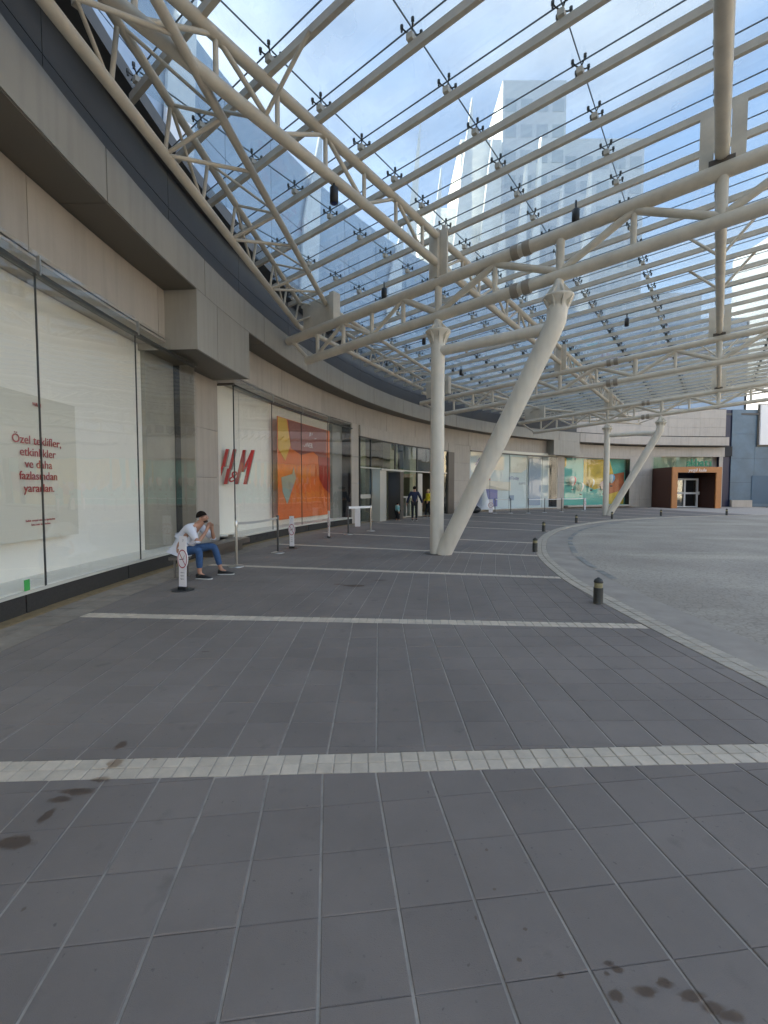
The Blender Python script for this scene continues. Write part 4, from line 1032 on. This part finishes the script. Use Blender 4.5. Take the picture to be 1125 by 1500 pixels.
# ------------------------------------------------------------------ street across the road (mirrored in the shop glass)
CRM = mat('facade_cream', (.62, .52, .38), .8, var=.05, vscale=.2); CRM2 = mat('facade_white', (.66, .62, .54), .8); WDK = mat('facade_window', (.06, .07, .08), .2)
def block(x0, x1, y0, y1, h, m, lab, face='x'):
    t_ = thing('apartment_building', lab, 'building', ((x0 + x1) / 2, (y0 + y1) / 2, 0))
    b = MB(); b.box(x0, x1, y0, y1, 0, h); b.build('building_body', m, t_); nf = int(h / 3.1); nc = int((y1 - y0) / 3.4)
    wb = MB(); wb.box(-.1, .02, -.9, .9, 0, 1.5); wm = wb.mesh('window', WDK)
    sb = MB(); sb.box(-1.0, 0, -1.5, 1.5, 0, .9); sm = sb.mesh('balcony', m)
    for f in range(nf):
        for c in range(nc):
            y = y0 + (c + .5) * (y1 - y0) / nc
            inst('window', wm, t_, (x0, y, 1.1 + f * 3.1))
            if (c + f) % 2 == 0 and f: inst('balcony', sm, t_, (x0 - .01, y, .1 + f * 3.1))
block(64, 78, -46, -28, 13, CRM, 'cream apartment block across the road, farthest behind the camera')
block(66, 80, -24, -8, 17, CRM2, 'white apartment block across the road, second from the back')
block(62, 78, -2, 12, 12, CRM, 'cream apartment block across the road facing the near shop windows')
block(66, 82, 17, 30, 18, CRM2, 'tall white apartment block across the road facing the entrance')
block(70, 86, 36, 52, 12, CRM, 'cream apartment block across the road near the hoarding')
block(14, 26, -62, -50, 13, CRM2, 'white low block on the road behind the camera, left one')
t_ = block(34, 48, -64, -52, 17, CRM, 'cream block on the road behind the camera, right one')
LEAF = mat('leaf_green', (.05, .085, .03), .7, var=.4, vscale=2); BARK = mat('bark', (.09, .065, .045), .9)
def leafmesh(R, n, seed):
    rnd = random.Random(seed); mb = MB()
    for i in range(n):
        while True:
            p = Vector((rnd.uniform(-1, 1), rnd.uniform(-1, 1), rnd.uniform(-1, 1)))
            if .25 < p.length < 1: break
        p = Vector((p.x * R, p.y * R, p.z * R * .8)); a = Vector((rnd.gauss(0, 1), rnd.gauss(0, 1), rnd.gauss(0, 1))).normalized(); b_ = a.orthogonal().normalized(); c = a.cross(b_); s = rnd.uniform(.12, .3)
        mb.add([p - b_ * s, p - c * s * .5, p + b_ * s, p + c * s * .5], [(0, 1, 2, 3)])
    return mb.mesh('crown', LEAF)
LM = [leafmesh(2.2, 900, 3), leafmesh(2.6, 1100, 5)]
for i, (x, y, h) in enumerate([(50, -20, 4.6), (52, -11, 5.2), (49, -3, 4.4), (51, 6, 5.0), (50, 14, 4.6), (52, 23, 5.2), (53, 32, 4.6)]):
    labs = ['leafy street tree farthest back along the far side of the road', 'taller leafy tree across the road, second from the back', 'small leafy tree across the road before the cream block', 'leafy tree across the road facing the near windows', 'leafy tree across the road between the cream and white blocks', 'tall leafy tree across the road before the tall white block', 'leafy tree across the road closest to the hoarding']
    t_ = thing('street_tree', labs[i], 'tree', (x, y, 0), 'street trees across the road')
    b = MB(); b.tube([(x, y, 0), (x + .1, y, h * .4), (x, y + .1, h * .8)], [.2, .15, .08], 8); b.build('trunk', BARK, t_); inst('crown', LM[i % 2], t_, (x, y, h), i * 1.3)

# ------------------------------------------------------------------ street furniture
def bollard(x, y, h, lab):
    t_ = thing('bollard', lab, 'bollard', (x, y, 0), 'short bollards along the kerb'); c = (x, y, 0); r = .062
    b = MB(); b.lathe([(r * 1.05, 0), (r, .01), (r, h * .62)], c, 20); b.build('bollard_body', BOLL, t_)
    b = MB(); b.lathe([(r * .86, h * .62), (r * .86, h * .80)], c, 20); b.build('reflective_band', BOLLY, t_)
    b = MB(); b.lathe([(r * .92, h * .80), (r * 1.0, h * .83), (r * .9, h * .9), (r * .55, h * .96), (r * .3, h * .975), (r * .25, h)], c, 20); b.build('bollard_cap', BOLL, t_)
for (x, y, h, lab) in [(2.93, 6.11, .36, 'largest black bollard with yellowish band, nearest on the kerb'), (3.80, 11.3, .36, 'black bollard just right of the near column foot'), (6.0, 16.9, .38, 'black bollard behind the turn of the kerb, third from the camera'),
                       (9.1, 21.3, .40, 'black bollard in front of the far forked column, left side'), (12.35, 24.4, .40, 'black bollard right of the far forked column foot'), (16.6, 27.0, .40, 'black bollard left of the orange portal'), (21.1, 27.75, .42, 'farthest black bollard, right of the orange portal')]:
    bollard(x, y, h, lab)
def stanch(x, y, h, lab, m=CHROME):
    t_ = thing('stanchion', lab, 'barrier post', (x, y, 0), 'belt barrier posts'); c = (x, y, 0)
    b = MB(); b.lathe([(.165, 0), (.165, .012), (.12, .028), (.03, .045)], c, 24); b.build('post_base', CHROME, t_)
    b = MB(); b.lathe([(.026, .045), (.026, h - .12)], c, 14); b.build('post_pole', m, t_)
    b = MB(); b.lathe([(.034, h - .12), (.034, h - .01), (.028, h)], c, 14); b.build('post_head', m, t_)
    return (x, y, h)
DKC = mat('post_dark_chrome', (.10, .10, .10), .3, metal=.8)
S = [stanch(-2.99, 9.1, .94, 'nearest chrome barrier post beside the seated man'), stanch(-2.62, 11.09, .93, 'second barrier post, dark, in front of the white window', DKC), stanch(-1.25, 15.73, 1.0, 'third barrier post, left of the white box by the entrance', DKC), stanch(-.5, 17.05, .98, 'fourth barrier post at the right end of the white rail')]
far = [(7.42, 30.15, 'far barrier post right of the farthest left sign'), (8.47, 30.15, 'far barrier post, second in front of the violet window'), (9.66, 30.2, 'far barrier post, third in front of the violet window'), (11.08, 31.1, 'far barrier post, fourth in front of the violet window'), (12.6, 32.0, 'far barrier post before the stone pier'), (14.88, 33.6, 'farthest barrier post before the balloon window')]
SF = [stanch(x, y, 1.0, l, DKC) for x, y, l in far]
def belt(a, b, m, lab, cat='barrier belt', w_=.05, sag=.03):
    n = 8; mb = MB()
    for i in range(n):
        f0, f1 = i / n, (i + 1) / n; p = Vector((a[0], a[1], a[2] - .06)).lerp(Vector((b[0], b[1], b[2] - .06)), f0); q = Vector((a[0], a[1], a[2] - .06)).lerp(Vector((b[0], b[1], b[2] - .06)), f1)
        p.z -= sag * 4 * f0 * (1 - f0); q.z -= sag * 4 * f1 * (1 - f1)
        if i == 0: p = p.lerp(q, .2)
        mb.bar(p, q, .006, w_)
    mb.build('barrier_belt', m, None, label=lab, cat=cat)
GB = mat('belt_pale', (.42, .40, .36), .6); WB = mat('belt_white', (.75, .74, .72), .5)
belt(S[0], S[1], GB, 'pale grey belt stretched between the two nearest barrier posts'); belt(S[2], S[3], WB, 'white belt between the two posts beside the entrance', w_=.08, sag=0)
belt(SF[0], SF[1], WB, 'white belt between the two leftmost far posts'); belt(SF[2], SF[3], WB, 'white belt in front of the violet window display'); belt(SF[3], SF[4], WB, 'white belt ending at the stone pier'); belt(SF[4], SF[5], WB, 'white belt reaching the balloon window')
bx = MB(); bx.box(-.11, .11, -.11, .11, 0, .78); o = bx.build('pedestal', WHITE, None, label='narrow white pedestal behind the belt barrier at the entrance', cat='pedestal'); o.location = (-1.13, 19.3, 0)
# no smoking signs
SIGNW = mat('sign_white', (.78, .73, .72), .45); SR = mat('sign_red', (.40, .06, .07), .5); SK = mat('sign_print', (.12, .09, .10), .5)
def nosmoke(x, y, h, rz, lab, w_=.13, tilt=0):
    t_ = thing('sign_stand', lab, 'sign', (x, y, 0), 'white no smoking signs')
    M = Matrix.Translation((x, y, 0)) @ Matrix.Rotation(rz, 4, 'Z') @ Matrix.Rotation(tilt, 4, 'Y')
    def mk(pts, y0, y1, name, m):
        n = len(pts); vs = [M @ Vector((px, y0, pz)) for px, pz in pts] + [M @ Vector((px, y1, pz)) for px, pz in pts]
        b = MB(); b.add(vs, [tuple(range(n)), tuple(range(n, 2 * n))[::-1]] + [((i + 1) % n, i, n + i, n + (i + 1) % n) for i in range(n)]); return b.build(name, m, t_)
    zc = h * .58; rz_ = h * .19; rx = w_ * .74
    out = [(w_ / 2, .055), (w_ / 2, zc - rz_ * .8)] + [(rx * math.cos(a), zc + rz_ * math.sin(a)) for a in [-.8 + .2 * i for i in range(9)]] + [(w_ / 2, zc + rz_ * .8), (w_ / 2, h)]
    left = [(-px, pz) for px, pz in reversed(out)]
    mk(out + left, -.008, .008, 'sign_board', SIGNW)
    mk([(w_ / 2 + .005, 0), (w_ / 2 + .005, .055), (-w_ / 2 - .005, .055), (-w_ / 2 - .005, 0)], -.03, .03, 'sign_foot', BLACK)
    b = MB(); b.lathe([(.17, 0), (.17, .008)], (x, y, 0), 20); b.build('sign_base', DKC, t_)
    N = 22
    for s0 in (-1,):
        b = MB(); vs = []
        for i in range(N):
            a = 2 * math.pi * i / N
            for rr in (.92, .80): vs.append(M @ Vector((rx * rr * math.cos(a), -.0105, zc + rz_ * rr * math.sin(a))))
        b.add(vs, [(2 * i, 2 * ((i + 1) % N), 2 * ((i + 1) % N) + 1, 2 * i + 1) for i in range(N)]); b.build('prohibition_ring', SR, t_)
    def barq(x0, z0, x1, z1, t, m, nm, yy=-.012):
        a = Vector((x0, yy, z0)); c = Vector((x1, yy, z1)); d = (c - a).normalized(); s_ = Vector((-d.z, 0, d.x)) * t / 2
        b = MB(); b.add([M @ (a - s_), M @ (c - s_), M @ (c + s_), M @ (a + s_)], [(0, 1, 2, 3)]); b.build(nm, m, t_)
    barq(-rx * .6, zc + rz_ * .6, rx * .6, zc - rz_ * .6, .012, SR, 'prohibition_bar', -.0125)
    barq(-rx * .55, zc - rz_ * .08, rx * .35, zc + rz_ * .02, .014, SK, 'cigarette'); barq(rx * .2, zc + rz_ * .1, rx * .45, zc + rz_ * .35, .006, SK, 'smoke_curl')
    X = (M.to_3x3() @ Vector((1, 0, 0))); Zd = (M.to_3x3() @ Vector((0, 0, 1)))
    text('sign_lettering', '7', .05, M @ Vector((0.01, -.011, h - .07)), X, Zd, SK, t_, ext=.0005)
    for q in (.33, .27, .21): text('sign_lettering', 'sigara', .028, M @ Vector((0, -.011, h * q)), X, Zd, SK, t_, ext=.0005)
nosmoke(-3.13, 6.95, .84, rad(-14), 'nearest white no smoking sign stand, in front of the seated man', w_=.125, tilt=rad(1.5))
nosmoke(-2.46, 12.0, .86, rad(-10), 'white no smoking sign stand beside the second barrier post', w_=.125)
nosmoke(-1.79, 14.6, .88, rad(-60), 'white no smoking sign stand in front of the orange poster', w_=.13)
nosmoke(7.15, 30.2, .95, 0, 'white no smoking sign stand in front of the white cone display', w_=.26)
nosmoke(15.4, 34.6, .95, 0, 'white no smoking sign stand before the balloon window', w_=.16)

# ------------------------------------------------------------------ people
def skinned(name, J, bones, root, m, parent, M=None, sub=2, **kw):
    names = list(J); idx = {n_: i for i, n_ in enumerate(names)}
    vs = [Vector(J[n_][0]) for n_ in names]
    if M is not None: vs = [M @ v for v in vs]
    me = bpy.data.meshes.new(name); me.from_pydata([tuple(v) for v in vs], [(idx[a], idx[b]) for a, b in bones], []); me.update()
    o = bpy.data.objects.new(name, me); COL.objects.link(o)
    md = o.modifiers.new('s', 'SKIN'); md.use_smooth_shade = True
    sv_ = me.skin_vertices[0].data
    for n_ in names:
        r = J[n_][1]; r = r if isinstance(r, tuple) else (r, r); sv_[idx[n_]].radius = r; sv_[idx[n_]].use_root = (n_ == root)
    s2 = o.modifiers.new('d', 'SUBSURF'); s2.levels = sub; s2.render_levels = sub
    bpy.context.view_layer.update()
    me2 = bpy.data.meshes.new_from_object(o.evaluated_get(bpy.context.evaluated_depsgraph_get())); bpy.data.objects.remove(o)
    for p in me2.polygons: p.use_smooth = True
    me2.materials.clear(); me2.materials.append(m)
    o2 = bpy.data.objects.new(name, me2); link(o2, parent); tag(o2, **kw); return o2
SKIN = mat('skin', (.42, .22, .14), .5); HAIR = mat('hair_dark', (.018, .013, .010), .9, spec=.1); JEANS = mat('denim', (.035, .085, .19), .8, var=.25, vscale=14)
SHIRT = mat('shirt_white', (.66, .66, .70), .75, var=.04, vscale=8); SHOE = mat('shoe_black', (.015, .015, .015), .5); SOLE = mat('sole_white', (.7, .68, .62), .5)
def grow(J, keys, d, over={}):
    out = {}
    for k in keys:
        p, r = J[k]; r = r if not isinstance(r, tuple) else r
        out[k] = (p, (r + d) if not isinstance(r, tuple) else (r[0] + d, r[1] + d))
    for k, v in over.items(): out[k] = v
    return out
def blob(name, c, rx, ry, rz_, m, parent, M, n=14, zmin=-1.0, yrot=0.0, power=1.0):
    b = MB(); vs = []; fs = []; rings = 9
    R_ = Matrix.Rotation(yrot, 4, 'Y')
    for i in range(rings + 1):
        ph = math.acos(max(-1, zmin)) * i / rings
        for k in range(n):
            a = 2 * math.pi * k / n; v = Vector((rx * math.sin(ph) * math.cos(a), ry * math.sin(ph) * math.sin(a), rz_ * math.cos(ph)))
            vs.append(M @ (Vector(c) + R_ @ v))
    for i in range(rings):
        for k in range(n): fs.append((i * n + k, (i + 1) * n + k, (i + 1) * n + (k + 1) % n, i * n + (k + 1) % n))
    b.add(vs, fs, True); return b.build(name, m, parent)
def fingers(J, B, hand, base, d, up, side, s=1.0, curl=.9, tag_=''):
    # d: hand direction, up: palm normal, side: across palm
    base = Vector(base); d = Vector(d).normalized(); up = Vector(up).normalized(); side = Vector(side).normalized()
    for i, (o, l) in enumerate(((-.030, .060), (-.010, .072), (.010, .068), (.030, .052))):
        k0 = f'f{tag_}{i}a'; k1 = f'f{tag_}{i}b'; k2 = f'f{tag_}{i}c'
        p0 = base + d * .045 * s + side * o * s; p1 = p0 + (d * .7 + up * curl * .4).normalized() * l * .5 * s; p2 = p1 + (d * .35 + up * curl).normalized() * l * .5 * s
        J[k0] = (p0, .0095 * s); J[k1] = (p1, .0085 * s); J[k2] = (p2, .0075 * s); B += [(hand, k0), (k0, k1), (k1, k2)]
    q0 = base + side * -.04 * s + d * .01 * s; q1 = q0 + (d * .8 - side * .6 + up * .3).normalized() * .035 * s
    J[f't{tag_}a'] = (q0, .011 * s); J[f't{tag_}b'] = (q1, .009 * s); B += [(hand, f't{tag_}a'), (f't{tag_}a', f't{tag_}b')]
def shoe(p, ang, M, parent, s=1.0, m=SHOE):
    for nm, mm, prof in (('shoe', m, [(-.09, .035, .02, .10), (-.03, .042, .02, .105), (.06, .048, .02, .075), (.14, .046, .02, .05), (.185, .025, .022, .04)]), ('shoe_sole', SOLE, [(-.095, .04, 0, .022), (-.03, .045, 0, .022), (.06, .052, 0, .022), (.14, .05, 0, .022), (.195, .028, .003, .024)])):
        b = MB(); vs = []; fs = []; n = 8
        for x, wd, z0, z1 in prof:
            for k in range(n):
                a = 2 * math.pi * k / n + math.pi / 8
                vs.append(M @ (Vector((p[0], p[1], p[2])) + Matrix.Rotation(ang, 3, 'Z') @ Vector((x * s, wd * s * math.cos(a) * 1.05, (z0 + z1) / 2 * s + (z1 - z0) / 2 * s * math.sin(a) * 1.05))))
        for i in range(len(prof) - 1):
            for k in range(n): fs.append((i * n + k, (i + 1) * n + k, (i + 1) * n + (k + 1) % n, i * n + (k + 1) % n))
        fs += [tuple(range(n)), tuple(range((len(prof) - 1) * n, len(prof) * n))[::-1]]
        b.add(vs, fs, True); b.build(nm, mm, parent)
# seated man (x forward, y to his left/far side, z up)
Mx = Matrix.Translation((-3.60, 8.0, 0)) @ Matrix.Rotation(rad(-4), 4, 'Z')
man = thing('person', 'man in white shirt and blue jeans sitting bent forward with hand at his mouth', 'person', (-3.60, 8.0, 0))
J = {'pel': ((0, 0, .50), (.15, .12)), 'hipR': ((.03, -.10, .47), .085), 'hipL': ((.03, .10, .47), .085), 'kneR': ((.40, -.17, .52), .06), 'kneL': ((.50, .20, .54), .06),
     'ankR': ((.40, -.17, .10), .036), 'ankL': ((.60, .24, .10), .036), 'toeR': ((.50, -.18, .045), .03), 'toeL': ((.70, .25, .045), .03),
     'bel': ((.07, 0, .66), (.14, .12)), 'che': ((.20, 0, .83), (.15, .12)), 'nek': ((.33, 0, .955), .052), 'hd0': ((.385, 0, 1.0), .06), 'hd1': ((.405, 0, 1.065), (.083, .078)), 'hd2': ((.40, 0, 1.12), (.068, .07)),
     'jaw': ((.455, 0, 1.015), .040), 'nos': ((.503, 0, 1.055), .012), 'shR': ((.23, -.17, .90), .062), 'shL': ((.25, .17, .90), .062),
     'elR': ((.40, -.20, .64), .043), 'elL': ((.50, .20, .66), .043), 'wrR': ((.485, -.07, .83), .028), 'wrL': ((.53, .06, .83), .028), 'haR': ((.50, -.03, .895), (.036, .022)), 'haL': ((.54, .03, .885), (.036, .022))}
Bn = [('pel', 'hipR'), ('pel', 'hipL'), ('hipR', 'kneR'), ('hipL', 'kneL'), ('kneR', 'ankR'), ('kneL', 'ankL'), ('ankR', 'toeR'), ('ankL', 'toeL'), ('pel', 'bel'), ('bel', 'che'), ('che', 'nek'), ('nek', 'hd0'), ('hd0', 'hd1'), ('hd1', 'hd2'), ('hd0', 'jaw'), ('hd1', 'nos'),
      ('che', 'shR'), ('che', 'shL'), ('shR', 'elR'), ('shL', 'elL'), ('elR', 'wrR'), ('elL', 'wrL'), ('wrR', 'haR'), ('wrL', 'haL')]
J0 = dict(J); B0 = list(Bn)
fingers(J, Bn, 'haR', J['haR'][0], (.1, .15, 1), (.4, .9, .1), (1, -.3, 0), tag_='R', curl=.9); fingers(J, Bn, 'haL', J['haL'][0], (0, -.2, 1), (.2, -.9, .1), (1, .2, 0), tag_='L', curl=1.1)
skinned('body', J, Bn, 'pel', SKIN, man, Mx)
skinned('shirt', {**grow(J0, ['bel', 'che', 'shR', 'shL'], .026), 'hem': ((-.03, 0, .49), (.15, .16)), 'pel': ((.0, 0, .57), (.165, .165)), 'elR2': ((.37, -.195, .67), .062), 'elL2': ((.47, .195, .69), .062), 'col': ((.30, 0, .935), .065)},
        [('hem', 'pel'), ('pel', 'bel'), ('bel', 'che'), ('che', 'col'), ('che', 'shR'), ('che', 'shL'), ('shR', 'elR2'), ('shL', 'elL2')], 'pel', SHIRT, man, Mx)
for s_, p in ((-1, (.385, -.197, .655)), (1, (.485, .197, .675))): blob('cuff', p, .055, .055, .03, SHIRT, man, Mx)
skinned('jeans', {**grow(J0, ['pel', 'hipR', 'hipL', 'kneR', 'kneL'], .014), 'anR': ((.40, -.17, .17), .052), 'anL': ((.585, .235, .17), .052), 'st': ((-.06, 0, .50), (.14, .13))},
        [('st', 'pel'), ('pel', 'hipR'), ('pel', 'hipL'), ('hipR', 'kneR'), ('hipL', 'kneL'), ('kneR', 'anR'), ('kneL', 'anL')], 'pel', JEANS, man, Mx)
blob('hair', (.372, 0, 1.082), .095, .086, .104, HAIR, man, Mx, zmin=.05, yrot=-.30)
blob('beard', (.440, 0, 1.0), .045, .045, .026, mat('beard_brown', (.05, .03, .02), .8), man, Mx)
for s_ in (-1, 1): blob('ear', (.385, s_ * .086, 1.05), .02, .01, .03, SKIN, man, Mx); blob('eye', (.478, s_ * .03, 1.075), .008, .01, .006, HAIR, man, Mx)
shoe((.44, -.18, 0), rad(-6), Mx, man); shoe((.64, .25, 0), rad(8), Mx, man)
stl = MB(); stl.box(-.15, .13, -.14, .14, .32, .37); 
for x in (-.06, .08):
    for y in (-.10, .10): stl.box(x - .015, x + .015, y - .015, y + .015, 0, .32)
o = stl.build('stool', mat('stool_dark', (.14, .12, .10), .6), None, label='low dark stool under the seated man by the window', cat='stool'); o.location = (-3.63, 8.0, 0)

def stander(lab, x, y, h, face, top, legs, hairc, stride=.12, armout=.12, topname='jacket', long_hair=False, armbend=0.0, legr=1.0):
    s = h / 1.75; M = Matrix.Translation((x, y, 0)) @ Matrix.Rotation(face, 4, 'Z') @ Matrix.Scale(s, 4)
    t_ = thing('person', lab, 'person', (x, y, 0))
    J = {'pel': ((0, 0, .95), (.10, .14)), 'hR': ((0, -.09, .90), .08), 'hL': ((0, .09, .90), .08), 'kR': ((stride * .5, -.10, .49), .055), 'kL': ((-stride * .2, .10, .49), .055), 'aR': ((stride, -.10, .09), .038), 'aL': ((-stride, .10, .10), .038), 'tR': ((stride + .1, -.11, .04), .03), 'tL': ((-stride + .1, .11, .04), .03),
         'bel': ((0, 0, 1.12), (.10, .13)), 'che': ((.01, 0, 1.33), (.11, .15)), 'nek': ((.01, 0, 1.49), .052), 'h0': ((.03, 0, 1.56), .06), 'h1': ((.02, 0, 1.63), (.082, .076)), 'h2': ((.01, 0, 1.68), (.068, .066)), 'nos': ((.115, 0, 1.61), .012),
         'sR': ((0, -.18, 1.42), .06), 'sL': ((0, .18, 1.42), .06), 'eR': ((-.03, -.22 - armout, 1.14), .042), 'eL': ((-.03, .22 + armout, 1.14), .042), 'wR': ((.03 + armbend, -.25 - armout * 1.5, .90 + armbend), .028), 'wL': ((.03 + armbend, .25 + armout * 1.5, .90 + armbend), .028), 'xR': ((.05 + armbend * 1.2, -.255 - armout * 1.6, .82 + armbend * 1.2), (.022, .036)), 'xL': ((.05 + armbend * 1.2, .255 + armout * 1.6, .82 + armbend * 1.2), (.022, .036))}
    B = [('pel', 'hR'), ('pel', 'hL'), ('hR', 'kR'), ('hL', 'kL'), ('kR', 'aR'), ('kL', 'aL'), ('aR', 'tR'), ('aL', 'tL'), ('pel', 'bel'), ('bel', 'che'), ('che', 'nek'), ('nek', 'h0'), ('h0', 'h1'), ('h1', 'h2'), ('h1', 'nos'), ('che', 'sR'), ('che', 'sL'), ('sR', 'eR'), ('sL', 'eL'), ('eR', 'wR'), ('eL', 'wL'), ('wR', 'xR'), ('wL', 'xL')]
    J0 = dict(J); 
    fingers(J, B, 'xR', J['xR'][0], (.1, 0, -1), (.1, 1, 0), (1, 0, 0), tag_='R', curl=.4); fingers(J, B, 'xL', J['xL'][0], (.1, 0, -1), (.1, -1, 0), (1, 0, 0), tag_='L', curl=.4)
    skinned('body', J, B, 'pel', SKIN, t_, M, sub=1)
    skinned(topname, {**grow(J0, ['bel', 'che', 'sR', 'sL', 'eR', 'eL', 'wR', 'wL'], .022), 'pel': ((0, 0, .92), (.13, .17)), 'col': ((.01, 0, 1.465), .068)}, [('pel', 'bel'), ('bel', 'che'), ('che', 'col'), ('che', 'sR'), ('che', 'sL'), ('sR', 'eR'), ('sL', 'eL'), ('eR', 'wR'), ('eL', 'wL')], 'pel', top, t_, M, sub=2)
    skinned('trousers', {**grow(J0, ['pel', 'hR', 'hL', 'kR', 'kL'], .012), 'aR': ((stride * .93, -.10, .12), .055), 'aL': ((-stride * .93, .10, .13), .055)}, [('pel', 'hR'), ('pel', 'hL'), ('hR', 'kR'), ('hL', 'kL'), ('kR', 'aR'), ('kL', 'aL')], 'pel', legs, t_, M, sub=2)
    blob('hair', (.0, 0, 1.655), .098, .09, .10, hairc, t_, M, zmin=-.3 if not long_hair else -.8, yrot=-.35)
    for q in (-1, 1): blob('ear', (.015, q * .082, 1.62), .018, .01, .028, SKIN, t_, M)
    shoe((stride + .03, -.105, 0), 0, M, t_); shoe((-stride + .03, .105, 0), 0, M, t_)
    return t_
stander('man in dark navy jacket and black trousers walking away to the entrance', 1.54, 22.76, 1.75, rad(88), mat('jacket_navy', (.012, .018, .05), .8), mat('trousers_black', (.01, .01, .012), .8), HAIR, armout=.09, stride=.13)
stander('small child in a teal and white top walking beside the revolving door', .69, 23.0, .90, rad(20), mat('top_teal', (.04, .34, .36), .8, col2=(.5, .52, .5), vscale=9), mat('trousers_black', (.01, .01, .012), .8), HAIR, armout=.05, stride=.1, topname='child_top')
stander('blonde woman in a bright yellow jacket half hidden behind the near column', 2.50, 25.6, 1.62, rad(200), mat('jacket_yellow', (.75, .58, .02), .7), mat('trousers_black', (.01, .01, .012), .8), mat('hair_blonde', (.5, .38, .2), .6), armout=.03, long_hair=True, armbend=.12)
# dark seated figure behind the slanted column: a motorbike-like dark bag pile
bp_ = thing('duffel_bag', 'black bag slumped on the paving behind the slanted column leg', 'bag', (6.1, 30.3, 0))
I4 = Matrix.Identity(4)
blob('bag_body', (6.1, 30.3, .24), .42, .26, .24, BLACK, bp_, I4); blob('bag_top', (5.85, 30.35, .52), .2, .2, .28, BLACK, bp_, I4)
b = MB(); b.tube([(5.85, 30.2, .3), (6.05, 30.1, .62), (6.3, 30.15, .42)], .02, 6); b.build('bag_handle', BLACK, bp_)
